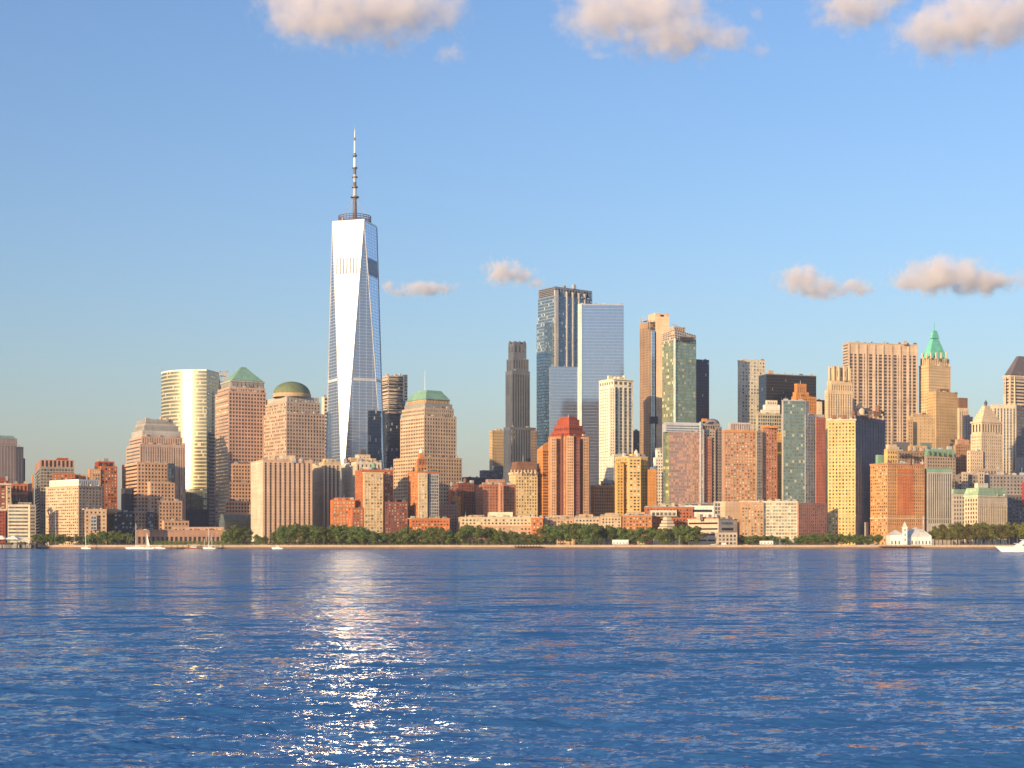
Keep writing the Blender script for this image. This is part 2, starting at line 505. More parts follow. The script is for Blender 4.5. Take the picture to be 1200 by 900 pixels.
def make_water():
    fpx = 1485.0
    rows = [6.0, 14.0, 22.0]
    y = fpx * CAMH / 27.0
    while y > 5.4:
        rows.append(fpx * CAMH / y); y -= 0.42
    rows += [1750, 2000, 2600, 3600, 5200, 8000, 12400]
    fine = np.linspace(-27.0, 27.0, 1000)
    coarse = np.linspace(27.0, 333.0, 62)[1:-1]
    ang = np.radians(np.concatenate([fine, coarse]))
    r = np.array(rows)
    nr, na = len(r), len(ang)
    x = np.outer(r, np.sin(ang)); yy = np.outer(r, np.cos(ang))
    dr = np.gradient(r)[:, None]
    rs = np.random.RandomState(4)
    z = np.zeros_like(x); 
    wind = R(62.0)
    gust = 0.75 + 0.25 * np.sin(x * 0.021 + yy * 0.013) * np.sin(yy * 0.031 - x * 0.008 + 1.3)
    for i in range(64):
        lam = 0.28 * (3.4 / 0.28) ** rs.rand()
        th = wind + rs.randn() * 0.55
        k = 2 * math.pi / lam
        amp = 0.0044 * lam ** 0.9 * (0.6 + 0.8 * rs.rand())
        fade = np.clip((lam / (2.2 * dr) - 1.0), 0, 1)
        ph = k * (x * math.cos(th) + yy * math.sin(th)) + rs.rand() * 6.283
        s = np.sin(ph)
        z += amp * fade * (s + 0.28 * np.cos(2 * ph)) * gust
    z[:3] = 0; z[r > 1430] = 0
    far = np.ones(na, bool); far[:1000] = False
    z[:, far] = 0
    v = np.stack([x, yy, z], -1).reshape(-1, 3)
    v = np.concatenate([v, [[0, 0, 0]]])
    ii, jj = np.meshgrid(np.arange(nr - 1), np.arange(na), indexing='ij')
    j2 = (jj + 1) % na
    q = np.stack([ii * na + jj, (ii + 1) * na + jj, (ii + 1) * na + j2, ii * na + j2], -1).reshape(-1, 4)[:, ::-1]
    t = np.stack([np.full(na, nr * na), (np.arange(na) + 1) % na, np.arange(na)], -1)
    me = bpy.data.meshes.new('water')
    nq, ntri = len(q), len(t)
    me.vertices.add(len(v)); me.vertices.foreach_set('co', v.astype(np.float32).ravel())
    me.loops.add(nq * 4 + ntri * 3)
    me.loops.foreach_set('vertex_index', np.concatenate([q.ravel(), t.ravel()]).astype(np.int32))
    me.polygons.add(nq + ntri)
    me.polygons.foreach_set('loop_start', np.concatenate([np.arange(nq) * 4, nq * 4 + np.arange(ntri) * 3]).astype(np.int32))
    me.polygons.foreach_set('loop_total', np.concatenate([np.full(nq, 4), np.full(ntri, 3)]).astype(np.int32))
    me.polygons.foreach_set('use_smooth', [True] * (nq + ntri))
    me.update(calc_edges=True)
    m, nt, b = nt_new('river_water')
    b.inputs['Base Color'].default_value = (0.031, 0.116, 0.300, 1)
    b.inputs['IOR'].default_value = 1.33
    b.inputs['Roughness'].default_value = 0.06
    geo = N(nt, 'ShaderNodeNewGeometry')
    total = geo.outputs['Normal']
    for sc, amp, det, rot in ((0.12, 0.20, 4.0, 0.3), (0.65, 0.34, 4.0, 0.2), (2.3, 0.62, 3.0, -0.1), (8.0, 0.72, 2.0, -0.15)):
        mp = N(nt, 'ShaderNodeMapping'); mp.inputs['Scale'].default_value = (sc * 0.5, sc, sc); mp.inputs['Rotation'].default_value = (0, 0, rot)
        LK(nt, geo.outputs['Position'], mp.inputs['Vector'])
        no = N(nt, 'ShaderNodeTexNoise'); no.inputs['Scale'].default_value = 1.0; no.inputs['Detail'].default_value = det
        LK(nt, mp.outputs[0], no.inputs['Vector'])
        sub = N(nt, 'ShaderNodeVectorMath', operation='SUBTRACT'); sub.inputs[1].default_value = (.5, .5, .5)
        LK(nt, no.outputs['Color'], sub.inputs[0])
        mu = N(nt, 'ShaderNodeVectorMath', operation='MULTIPLY'); mu.inputs[1].default_value = (amp * 1.2, amp * 2.2, 0)
        LK(nt, sub.outputs[0], mu.inputs[0])
        ad = N(nt, 'ShaderNodeVectorMath', operation='ADD')
        LK(nt, total, ad.inputs[0]); LK(nt, mu.outputs[0], ad.inputs[1])
        total = ad.outputs[0]
    for sc, thr, amp in ((0.05, 0.56, 1.0), (0.19, 0.56, 1.8), (0.75, 0.575, 2.6), (2.4, 0.59, 2.2)):          # scattered steep wavelet fronts
        mp = N(nt, 'ShaderNodeMapping'); mp.inputs['Scale'].default_value = (sc * 0.42, sc, sc); mp.inputs['Rotation'].default_value = (0, 0, 0.08)
        LK(nt, geo.outputs['Position'], mp.inputs['Vector'])
        no = N(nt, 'ShaderNodeTexNoise'); no.inputs['Scale'].default_value = 1.0; no.inputs['Detail'].default_value = 3.0
        LK(nt, mp.outputs[0], no.inputs['Vector'])
        st = math_(nt, 'MAXIMUM', math_(nt, 'SUBTRACT', no.outputs[0], thr), 0.0)
        cb = N(nt, 'ShaderNodeCombineXYZ'); LK(nt, math_(nt, 'MULTIPLY', st, -amp * 2.2), cb.inputs[1])
        ad = N(nt, 'ShaderNodeVectorMath', operation='ADD')
        LK(nt, total, ad.inputs[0]); LK(nt, cb.outputs[0], ad.inputs[1]); total = ad.outputs[0]
    wind_lean = N(nt, 'ShaderNodeVectorMath', operation='ADD'); wind_lean.inputs[1].default_value = (-0.02, -0.092, 0)   # wind ripples are steeper on their lee side
    LK(nt, total, wind_lean.inputs[0]); total = wind_lean.outputs[0]
    nz = N(nt, 'ShaderNodeVectorMath', operation='NORMALIZE'); LK(nt, total, nz.inputs[0])
    LK(nt, nz.outputs[0], b.inputs['Normal'])
    me.materials.append(m)
    o = bpy.data.objects.new('water', me)
    COL.objects.link(o)
    o['kind'] = 'structure'
make_water()

def flat(name, pts, z0, z1, mat):
    mb = MB(); mb.prism(pts, z0, z1, mat)
    o = mb.build(name); o['kind'] = 'structure'
    return o
GROUND = wall((0.16, 0.15, 0.14)); STONE = wall((0.46, 0.35, 0.25)); LAWN = wall((0.06, 0.10, 0.025), 0.95); DIRT = wall((0.40, 0.27, 0.17)); WETSTONE = wall((0.17, 0.125, 0.09))
flat('ground', [(-2600, SHORE + 3), (2600, SHORE + 3), (2600, 6000), (-2600, 6000)], -3, GZ, GROUND)
flat('seawall', [(-2600, SHORE), (2600, SHORE), (2600, SHORE + 2.9), (-2600, SHORE + 2.9)], 1.65, GZ + 0.35, STONE)
flat('seawall_foot', [(-2600, SHORE - 0.8), (2600, SHORE - 0.8), (2600, SHORE + 2.9), (-2600, SHORE + 2.9)], -3, 1.64, WETSTONE)
flat('promenade', [(-2600, SHORE + 3.1), (2600, SHORE + 3.1), (2600, SHORE + 11), (-2600, SHORE + 11)], GZ - 0.3, GZ + 0.06, DIRT)
flat('lawn', [(PX(866, 1462), SHORE + 11.2), (PX(1040, 1462), SHORE + 11.2), (PX(1040, 1490), SHORE + 40), (PX(866, 1490), SHORE + 40)], GZ - 0.3, GZ + 0.12, LAWN)

# ------------------------------------------------------------------ the glass supertower with the spire
WTC_GLASS = curtain((0.58, 0.61, 0.70), (0.44, 0.47, 0.55), 1.53, 4.06, 0.08, 0.16, rough=0.24, metallic=1.0, jit=0.003, blind=0.0, bcol=(0.8, 0.8, 0.8), var=0.12, every=9.2, sparkle_col=(0.85, 0.88, 0.93))  # pale vertical lines paint sparkles on the glass
def supertower():
    D = 1930.0
    ox, oy = PX(415.8, D), D
    root = empty('glass_skyscraper', (ox, oy, GZ), 'tallest tower of the skyline, tapering faceted glass with a bright white face and a spire', 'skyscraper')
    a0 = 28.5
    def pt(r, a): return (r * math.sin(R(a)), -r * math.cos(R(a)))
    base = [pt(42.0, a0 - 45 + 90 * i) for i in range(4)]      # corners at -16.5, 73.5, ...
    top = [pt(31.1, a0 + 90 * i - 90) for i in range(4)]       # corners at -61.5, 28.5, ...
    zb, zt = 57.0, 415.0
    mb = MB(); mb.prism(base, 0, zb, WTC_GLASS); mb.build('podium', root)
    def tri(name, A, B, Cc):
        mb = MB()
        A, B, Cc = Vector(A), Vector(B), Vector(Cc)
        n = (B - A).cross(Cc - A).normalized()
        t = Vector((0, 0, 1)).cross(n).normalized()
        f = lambda p: ((p - A).dot(t) + 400, p.z)
        q = n * -0.6
        mb.face([tuple(A), tuple(B), tuple(Cc)], WTC_GLASS, [f(A), f(B), f(Cc)])
        o = mb.build(name, root)
        return n, t
    for i in range(4):
        b0, b1 = base[i], base[(i + 1) % 4]
        t0, t1 = top[i], top[(i + 1) % 4]
        # inverted triangle at base corner i: top edge t(i)-t(i+1)
        n, t = tri('glass_facet', (*b0, zb), (*t1, zt), (*t0, zt))
        tri('glass_facet', (*b0, zb), (*b1, zb), (*t1, zt))
        for q in (t0, t1):
            mb = MB(); mb.tube((*b0, zb), (*q, zt), 0.7, 0.7, STEEL, 5); mb.build('edge_trim', root)
        mid = Vector(((t0[0] + t1[0]) / 2, (t0[1] + t1[1]) / 2, zt)); low = Vector((*b0, zb))
        if i in (0, 1):
            for k in range(7):                       # dark louvre slots of the plant floors near the top
                s0 = -15.5 + k * 4.6
                zl, zh = zt - 68, zt - 46
                mb = MB(); pts = []
                for s_, z_ in ((s0, zl), (s0 + 2.5, zl), (s0 + 2.5, zh), (s0, zh)):
                    fz = (z_ - zb) / (zt - zb)
                    c = low.lerp(mid, fz)
                    pts.append(tuple(c + t * s_ + n * 0.6))
                mb.face(pts, wall((0.33, 0.36, 0.40), 0.9, 0.2, 0.1)); mb.build('louvre', root)
    for zc in (zt - 205.0,):
        f = (zc - zb) / (zt - zb)
        rg = []
        for i in range(4):
            b0 = Vector(base[i]); 
            t0, t1 = Vector(top[i]), Vector(top[(i + 1) % 4])
            rg += [tuple(b0.lerp(t0, f) * 1.004), tuple(b0.lerp(t1, f) * 1.004)]
        mb = MB(); mb.prism(rg, zc, zc + 3.6, wall((0.62, 0.65, 0.7), 0.35)); mb.build('plant_floor_band', root)
    mb = MB(); mb.prism(top, zt, zt + 2.2, wall((0.8, 0.8, 0.8), 0.35)); mb.build('parapet', root)
    mb = MB(); mb.lathe((0, 0, zt + 2.2), [(15, 0), (15, 4)], ROOF, 24); mb.build('roof_plinth', root)
    RUST = wall((0.16, 0.09, 0.08), 0.5)
    for z in (3.5, 6.0, 8.5, 11.0):                  # round lattice platform
        mb = MB(); k = 32
        for i in range(k):
            p = [(21 * math.cos(2 * math.pi * j / k), 21 * math.sin(2 * math.pi * j / k), zt + z) for j in (i, i + 1)]
            mb.tube(p[0], p[1], 0.55, 0.55, RUST, 5)
        mb.build('platform_ring', root)
    mb = MB()
    for i in range(28):
        t = 2 * math.pi * i / 28
        p = (21 * math.cos(t), 21 * math.sin(t))
        mb.tube((*p, zt + 2.2), (*p, zt + 11.5), 0.28, 0.28, RUST, 4)
    mb.build('platform_posts', root)
    WH = wall((0.75, 0.75, 0.75), 0.4, 0.05); DK = wall((0.14, 0.12, 0.13), 0.4)
    prof = [(0, 3.3, DK), (22, 2.6, DK), (34, 2.5, DK), (36, 2.4, STEEL), (46, 2.2, DK), (54, 2.1, STEEL), (64, 1.9, DK), (72, 1.9, DK), (73, 1.9, WH), (85, 1.8, WH), (86, 1.3, DK), (92, 1.3, WH), (108, 1.1, DK), (112, 0.9, WH), (122, 0.5, STEEL), (126, 0.2, STEEL)]
    for a, b in zip(prof, prof[1:]):
        mb = MB(); mb.tube((0, 0, zt + 2 + a[0]), (0, 0, zt + 2 + b[0]), a[1], b[1], a[2], 10); mb.build('spire', root)
    for z, r in ((34, 5.5), (47, 4.0), (60, 3.6), (72, 3.4), (88, 3.0)):
        mb = MB(); mb.lathe((0, 0, zt + 2 + z), [(r, 0), (r, 1.4)], DK, 12); mb.build('spire_collar', root)
    for i in range(8):
        t = 2 * math.pi * i / 8
        mb = MB(); mb.tube((20 * math.cos(t), 20 * math.sin(t), zt + 9), (0, 0, zt + 36), 0.14, 0.14, STEEL, 4); mb.build('guy_cable', root)
    mb = MB()
    mb.box((-26 + 12, -18, zt + 2.2), 1.0, 1.0, 3.0, STEEL); mb.build('roof_plant', root)
supertower()

# ------------------------------------------------------------------ buildings, from one end of the skyline to the other
def B(*a, **k): return Bld(*a, **k)

# --- north end
b = B('office_tower', 'hazy mauve stone tower with a green-grey stepped cap at the far north edge', 2300, -22, -6, 20, 513, MAUVE, STR(4.5, .45), STR(4.5, .45, mt=9), cat='skyscraper')
b.blk('side_wing', 6, 19, 27.5, 523.5, None, 2312, NAVY, STR(4.5, .4), STR(5, .4)); b.blk('lower_wing', 14, 22, 29.5, 537, None, 2322, NAVY, PLAIN, STR(5, .4))  # navy colour of both wings paints the tower's shaded side
b.frus('cap_roof', -21, -6, 18.5, 513, 509.5, .16, COPPER, 2303); b.cor(-22, -6, 20, 518, 2.5, .6); b.done()

b = B('brick_building', 'dark red brick block with pale window bays behind the plain one at the north edge', 1560, -16, -6, 13, 567, DKBRICK, G(3.4, 3.4, .6, .5, MIXED), G(4.4, 3.4, .62, .55, LITE), yaw=24)
b.blk('corner_bay', 5, 8, 13, 569, None, 1556, BEIGE, PLAIN, G(3, 3.4, .6, .5, MIXED)); b.blk('penthouse', -8, -4, 11, 560, 567, 1568, DARKRED, PLAIN, STR(3, .4)); b.cor(-16, -6, 13, 567, 1.6, .5, wm=PALE); b.kit(-4, 10, 560, 1575, 2); b.done()

b = B('brick_building', 'low plain red brick block at the north edge beside the green-glass block', 1512, -18, -8, 6.5, 597, REDBRICK, G(3, 3.3, .5, .5, DARK), G(3, 3.3, .5, .5, DARK), yaw=22)
b.cor(-18, -8, 6.5, 597, 1.8, .4, wm=PALE); b.done()

b = B('brick_building', 'red colonnaded brick building with a navy shade-toned side wing behind the green-glass block', 1640, 10, 13.5, 33, 567, BRICK, PLAIN, STR(4.2, .5, (GD,), mb=22), yaw=20)
b.blk('side_wing', 33, 34, 39, 566.5, None, 1646, NAVY, PLAIN, PLAIN, yaw=20); b.cor(10, 13.5, 33, 578, 2.6, .5, wm=SALMON); b.blk('lower_wing', 13, 16, 34, 587, None, 1625, NAVY, PLAIN, G(4, 3.5, .5, .5, (GB, GD)), yaw=20); b.kit(15, 32, 567, n=2); b.done()  # navy on side and lower wing paints bluish shadow

b = B('glass_building', 'low pale green-glass block with cream floor bands in front of the colonnaded brick building', 1500, 7, 9, 34, 591.5, PALE, PLAIN, BND(3.6, .5, (glass((.34, .38, .30), .2, .6), GM), mt=1.0), yaw=14)
b.blk('end_wing', 33.5, 35, 42, 591.5, None, 1501, CREAM, PLAIN, BND(3.6, .45, (GM,)), yaw=38); b.blk('penthouse', 18, 21, 37, 588.5, 591.5, 1512, GREY, PLAIN, PLAIN, yaw=14); b.cor(7, 9, 34, 591.5, .8, .4); b.done()

b = B('apartment_tower', 'grey-green glass apartment tower under a brown crown of tall slots near the north end', 1600, 39.5, 47, 87, 547, wall((.27, .25, .22)), BND(3.4, .55, (GM, GD)), G(3.2, 3.4, .7, .6, (glass((.22, .25, .23), .15, .7), GD, GM)), yaw=20)
b.blk('crown', 40, 47, 87, 538.5, 547, 1603, ROSE, STR(5, .5, (GD,), mt=.8), STR(4.2, .55, (GD,), mt=.8), yaw=20); b.blk('brick_front', 60, 62, 88, 554, 570, 1585, BRICK, PLAIN, G(3.5, 3.6, .5, .5, LITE), yaw=18); b.blk('penthouse', 65, 67, 80, 536.5, 538.5, 1618, DARKRED); b.blk('chimney_stack', 37, 38, 39.5, 556, None, 1640, ORANGE); b.done()

b = B('brick_building', 'small tan-banded brick block peering between the slotted crown tower and the red penthouse tower', 1615, 86, 88, 101, 556, TANBRICK, PLAIN, G(3, 3.4, .5, .5, MIXED), yaw=18); b.done()

b = B('office_building', 'broad beige stone office block with a white penthouse above the waterfront trees', 1500, 53.5, 92, 120, 569, wall((.56, .40, .27)), G(3.5, 3.15, .62, .42, (GM, GM, GL, GD)), G(3.6, 3.15, .5, .48, DARK), yaw=48)
b.blk('penthouse', 58, 92, 116, 561.5, 569, 1506, WHITE, STR(3.2, .25, (GM,)), STR(2.4, .4, (GM,)), yaw=48); b.cor(53.5, 92, 120, 569.5, 1.3, .6)
b.blk('annex', 96.5, 99, 125, 596.5, None, 1484, wall((.52, .35, .23)), PLAIN, G(4.4, 4, .4, .45, DARK), yaw=15); b.blk('glass_bay', 105, 106, 113.5, 603, 621, 1483, LGREY, PLAIN, G(2.2, 3.2, .85, .6, (GB, GB, GM)), yaw=15); b.cor(96.5, 99, 125, 596.5, 1, .4, 1484); b.done()

b = B('brick_tower', 'red brick tower with cream windows and a dark red penthouse behind the beige office block', 1610, 112, 118.5, 137.5, 546, BRICK, G(3.2, 3.4, .6, .5, LITE), G(3.0, 3.5, .62, .55, LITE), yaw=30)
b.blk('lower_wing', 102.5, 105, 118, 549.5, None, 1604, TANBRICK, PLAIN, G(2.8, 3.5, .7, .6, (GB, GM, GL)), yaw=22); b.blk('penthouse', 111, 114.5, 134, 540.5, 546, 1616, DARKRED, STR(3, .4), STR(5, .7, (GD,)), yaw=22); b.kit(114, 132, 540.5, n=2); b.done()

b = B('disc_roof_pavilion', 'navy pavilion with a tan disc roof beside the stepped pink tower', 1560, 124, 133, 156, 600, NAVY, PLAIN, G(4, 4, .6, .5, (GD, GB)), yaw=26, cat='pavilion')
mb = MB(); mb.lathe((PX(131.5, 1568) - b.o.x, 1568 - b.o.y, 32), [(7, 0), (9.5, 1.6), (9.5, 4), (8.4, 5.2), (4, 6.3)], TAN, 28); mb.build('disc_roof', b.root)
b.blk('side_wing', 142, 146, 155, 572, None, 1592, NAVY, PLAIN, G(3.8, 3.9, .5, .5, (GD,)), yaw=26); b.done()  # added navy wing stands in for shadow low on the stepped tower

# --- financial centre: stepped tower, gold glass tower, pyramid tower, dome tower
wg = dict(g=(GD, GD, GD, GD, GM))
b = B('stepped_tower', 'pink granite tower with a stepped grey top and zigzag lower blocks', 1600, 148, 164, 217.5, 520, wall((.49, .35, .28)), BND(3.9, .42, (GM,)), STR(2.6, .35, (GM, GM, GD), mt=1.5), cat='skyscraper')
b.blk('upper_tier', 151.5, 166, 214, 511, 520, 1606, PINK, BND(3.9, .42, (GM,)), STR(2.6, .35, (GM,))); b.blk('setback_tier', 154, 167, 212, 504, 511, 1612, LGREY); b.blk('setback_tier', 157, 169, 209, 498, 504, 1618, GREY)
b.blk('top_tier', 158.5, 170, 206, 496, 498, 1622, LGREY); b.blk('crown_block', 160, 171, 203, 491, 496, 1624, GREY); b.kit(170, 200, 491, 1640, 3)
b.blk('lower_block', 143, 161, 197, 541.5, None, 1584, PINK2, BND(3.9, .45, (GM, GD)), G(3.5, 3.95, .52, .55, **wg)); b.blk('lower_block', 160, 176, 205, 564, None, 1580, PINK2, PLAIN, G(3.5, 3.95, .52, .55, **wg))
b.blk('lower_block', 170, 186, 213.5, 586.5, None, 1576, PINK2, PLAIN, G(3.5, 3.95, .52, .55, **wg)); b.blk('lower_block', 180, 192, 221.5, 610, None, 1572, PINK2, PLAIN, G(3.5, 3.95, .52, .55, **wg)); b.blk('lower_block', 150, 158, 181, 599, None, 1570, PINK2, BND(3.9, .45, (GM,)), G(3.5, 3.95, .52, .55, **wg))
b.blk('glass_recess', 196, 197.5, 204.5, 543, 564, 1583, NAVY, PLAIN, G(2.2, 3.9, .85, .8, (GB, GD))); b.blk('glass_recess', 171.5, 172.5, 180.5, 600, 622, 1568.5, NAVY, PLAIN, G(2.2, 3.9, .85, .8, (GB, GD)))
b.done()

def gold_tower():
    D = 1760.0
    GOLDGL = curtain((0.40, 0.37, 0.25), (0.60, 0.54, 0.38), 1.9, 4.3, 0.06, 0.36, rough=0.23, metallic=0.9, jit=0.006, blind=0.05, var=0.35)
    b = B('gold_glass_tower', 'curved glass tower with a gold sunlit stripe behind the stepped pink tower', D + 14, 241, 242.5, 251, 458, WHITE, PLAIN, BND(4.3, .5, (GB, GM)), cat='skyscraper')
    pts = []; n = 40; x = y = 0.0
    for i in range(n + 1):
        pts.append((x, y)); a = R(-66 + 76 * (i + .5) / n); x += math.cos(a); y += math.sin(a)
    tx = pts[-1][0]; W = (242 - 181) / F * D
    sc = W / tx
    pts = [(PX(181, D) + p[0] * sc, D + 26 + p[1] * sc) for p in pts]
    y0 = min(p[1] for p in pts); pts = [(p[0] - b.o.x, p[1] - y0 + D - b.o.y) for p in pts]
    ring = pts + [(pts[-1][0] + 8, pts[-1][1] + 34), (pts[0][0] + 14, pts[0][1] + 26)]
    zt, zb = b.z(434.5, D), b.z(573, D)
    mb = MB(); mb.prism(ring, zb, zt, GOLDGL)
    mb.smooth = False; mb.build('curved_facade', b.root)
    mb = MB(); mb.prism(ring, zt, b.z(432.6, D), WHITE); mb.build('parapet', b.root)
    mb = MB(); mb.prism(ring, b.z(597, D), zb - .01, curtain((.25, .3, .25), (.12, .13, .12), 3.2, 9, .18, .2, rough=.15, metallic=.8, jit=.02, blind=.05)); mb.build('lobby_glass', b.root)
    mb = MB(); mb.prism(ring, 0, b.z(597, D) - .01, NAVY); mb.build('base', b.root)
    b.blk('side_slab', 240.5, 243, 254, 506, None, D + 6, LGREY, PLAIN, BND(4.3, .5, (GB,))); b.blk('penthouse', 243, 245, 262, 452, 458, D + 40, STEEL); b.blk('setback_tier', 244, 246, 258, 440, 452, D + 60, LGREY, PLAIN, BND(4.3, .5, (GB,)))
    b.mast(189, 434, 430.5, .5); b.done()
gold_tower()
b = B('construction_frame', 'unfinished steel and concrete tower frame with a roof crane peeking behind the green pyramid tower', 2010, 247, 250, 268, 446, LGREY, PLAIN, BND(4, .55, (GD,)), cat='skyscraper')
for k in range(6):
    mb = MB(); x = PX(251 + k * 2.8, 2018) - b.o.x; mb.box((x, 10, b.z(446, 2018)), 1.2, 1.2, 8 + 3 * (k % 3), BEIGE, .4); mb.build('column', b.root)
b.blk('top_slab', 254, 256, 266, 438, 440, 2014, PALE); mb = MB(); x = PX(259, 2020) - b.o.x
mb.tube((x, 12, b.z(440, 2020)), (x, 12, b.z(435, 2020)), .6, .6, STEEL, 5); mb.tube((x - 12, 12, b.z(436, 2020)), (x + 10, 12, b.z(434.6, 2020)), .5, .4, SALMON, 5); mb.build('crane', b.root); b.done()

b = B('pyramid_tower', 'rose granite office tower topped by a green copper pyramid', 1680, 252, 268, 312, 458, wall((.46, .30, .235)), BND(3.95, .42, (GM, GM, GL)), G(3.7, 4.1, .56, .56, g=(GD,)), cat='skyscraper')
b.blk('upper_tier', 255, 269, 311, 453, 458, 1684, PINK, BND(3.9, .4, (GM,)), G(2.9, 3.9, .5, .5, (GM, GD))); b.blk('crown_block', 259, 271, 309.5, 446.5, 453, 1690, GREY, STR(5, .3), STR(5, .3)); b.cor(259, 271, 309.5, 446, 1.5, .9, 1690, LGREY)
b.frus('pyramid_roof', 260.5, 272, 308.5, 445, 427.5, .86, COPPER, 1692)
b.blk('lower_block', 257.5, 272, 294, 543, None, 1672, PINK2, BND(3.95, .45, (GM,)), G(3.7, 4.1, .56, .56, g=(GD,))); b.blk('lower_block', 256, 268, 302, 565, None, 1666, PINK2, BND(3.95, .45, (GM,)), G(3.7, 4.1, .56, .56, g=(GD,)))
b.blk('lower_block', 255, 264, 297, 587, None, 1660, PINK2, BND(3.95, .45, (GM,)), G(3.7, 4.1, .56, .56, g=(GD,))); b.done()

b = B('dome_tower', 'pinkish-grey office tower with stepped shoulders under a dark green dome', 1650, 302.5, 335.5, 381, 483, wall((.47, .345, .27)), G(3.6, 4.1, .6, .5, g=(GM, GD, GL)), G(3.6, 4.1, .56, .56, g=(glass((.10, .09, .09), .12, .5), GD, GD, GM)), yaw=34, cat='skyscraper')
b.blk('upper_tier', 307, 335.5, 375.5, 470, 483, 1655, wall((.44, .345, .28)), G(2.9, 3.95, .75, .5, g=(GM, GL)), G(3.6, 4.1, .5, .5, g=(GM, GD)), yaw=34); b.blk('setback_tier', 309, 336, 373.5, 464, 470, 1660, LGREY, yaw=34, Rr=STR(4, .3, (GM,)))
dx, dy = PX(342, 1682) - b.o.x, 1682 - b.o.y
mb = MB(); mb.lathe((dx, dy, b.z(464, 1660)), [(21.5, 0), (21.5, 4.2)], TAN, 40); mb.build('drum', b.root)
mb = MB(); rd = 20.8; mb.lathe((dx, dy, b.z(464, 1660) + 4.2), [(rd * math.cos(t * math.pi / 20), .68 * rd * math.sin(t * math.pi / 20)) for t in range(10)] + [(.3, .68 * rd)], DOMEGREEN, 40); mb.smooth = True; mb.build('dome', b.root)
mb = MB(); mb.tube((dx, dy, b.z(464, 1660) + 18), (dx, dy, b.z(464, 1660) + 21), .3, .2, STEEL, 5); mb.build('finial', b.root); b.done()

def winter_garden():
    D = 1600.0
    b = B('glass_barrel_vault', 'dark arched glass atrium hall behind the trees beside the tan striped tower', D, 262, 270, 297, 622, PINK2, PLAIN, G(3, 4, .6, .55, (GD,)), cat='atrium')
    VG = curtain((.10, .13, .14), (.05, .06, .06), 2.4, 2.4, .14, .14, rough=.2, metallic=.7, jit=.02, blind=0)
    a = R(28.5); tR = Vector((math.cos(a), math.sin(a), 0)); tL = Vector((-math.sin(a), math.cos(a), 0))
    mb = MB(); k = 18; w = 21.0
    c = Vector((PX(263.5, D) - b.o.x, 0, b.z(622, D)))
    prof = [(w / 2 * (1 - math.cos(math.pi * i / k)), 18.5 * math.sin(math.pi * i / k) ** .85) for i in range(k + 1)]
    for i in range(k):
        p, q = prof[i], prof[i + 1]
        A = c + tL * (p[0]) + Vector((0, 0, p[1])); Bq = c + tL * (q[0]) + Vector((0, 0, q[1]))
        mb.face([tuple(A), tuple(A + tR * 34), tuple(Bq + tR * 34), tuple(Bq)], VG, [(0, i * 2), (34, i * 2), (34, i * 2 + 2), (0, i * 2 + 2)])
    mb.build('vault', b.root)
    mb = MB(); mb.face([tuple(c + tL * p[0] + Vector((0, 0, p[1]))) for p in reversed(prof)], curtain((.3, .38, .36), (.12, .14, .14), 2.4, 2.4, .1, .1, rough=.2, metallic=.7, jit=.02, blind=0), [(p[0], p[1]) for p in reversed(prof)]); mb.build('arched_end', b.root)
    b.done()
winter_garden()
b = B('arcade_building', 'long low pink granite arcade behind the marina boats', 1545, 156, 160, 264, 621.5, wall((.33, .20, .15)), PLAIN, G(4.8, 9, .55, .7, (GD, GD, GD), mt=5), yaw=6); b.cor(156, 160, 264, 621.5, 1.2, .5)
b.blk('upper_storey', 196, 199, 262, 617.5, 621.5, 1552, wall((.42, .28, .21)), PLAIN, G(4, 4, .5, .5, (GD,)), yaw=6); b.done()

# --- striped apartment slabs
STR1 = glass((0.07, 0.05, 0.045), 0.2, 0.2, mull=(9, 2.9, 0.0, 0.25, (0.30, 0.20, 0.13)))
b = B('striped_tower', 'broad tan apartment slab with dark vertical window stripes behind the waterfront trees', 1520, 294, 308, 366, 539, wall((.60, .41, .29)), STR(5.2, .4, (STR1,), wm=PALE), STR(5.0, .40, (STR1,), mt=1.2), yaw=22, cat='apartment tower')  # paler wall on the left face paints it sunlit
for px in (308, 324, 345, 366): pass
b.cor(294, 308, 366, 539, 1.4, .35); b.blk('penthouse', 328, 331, 346, 533.5, 539, 1535, CREAM, yaw=22); b.kit(312, 364, 539, 1536, 4); b.done()
b = B('striped_tower', 'slim cream striped apartment slab, its dark recessed side next to the red brick terrace', 1580, 366, 379, 399, 542, CREAM, STR(3.4, .4, (STR1,)), STR(4.4, .42, (STR1,)), yaw=24, cat='apartment tower')
b.blk('penthouse', 378, 381, 394, 537.5, 542, 1592, GOLD, yaw=24); b.cor(366, 379, 399, 542, 1.2, .3); b.kit(370, 396, 542, n=3); b.done()
b = B('striped_tower', 'cream striped apartment slab with bulky rooftop boxes directly under the glass supertower', 1592, 400, 417, 447, 541, PALE, STR(3.6, .4, (STR1,)), STR(4.6, .42, (STR1,)), yaw=24, cat='apartment tower')
b.blk('penthouse', 416, 420, 434, 532.5, 541, 1604, CREAM, PLAIN, G(4, 3, .3, .4), yaw=24); b.blk('penthouse', 432, 435, 447, 539, 541, 1608, CREAM, yaw=24); b.blk('penthouse', 408, 411, 420, 536, 541, 1602, TAN, yaw=24); b.kit(402, 446, 540, n=4); b.mast(419, 541, 520, .3, 1625, DKGREY); b.blk('hoist_frame', 421, 423, 429, 527, 532.5, 1612, SLATE, yaw=24); b.done()

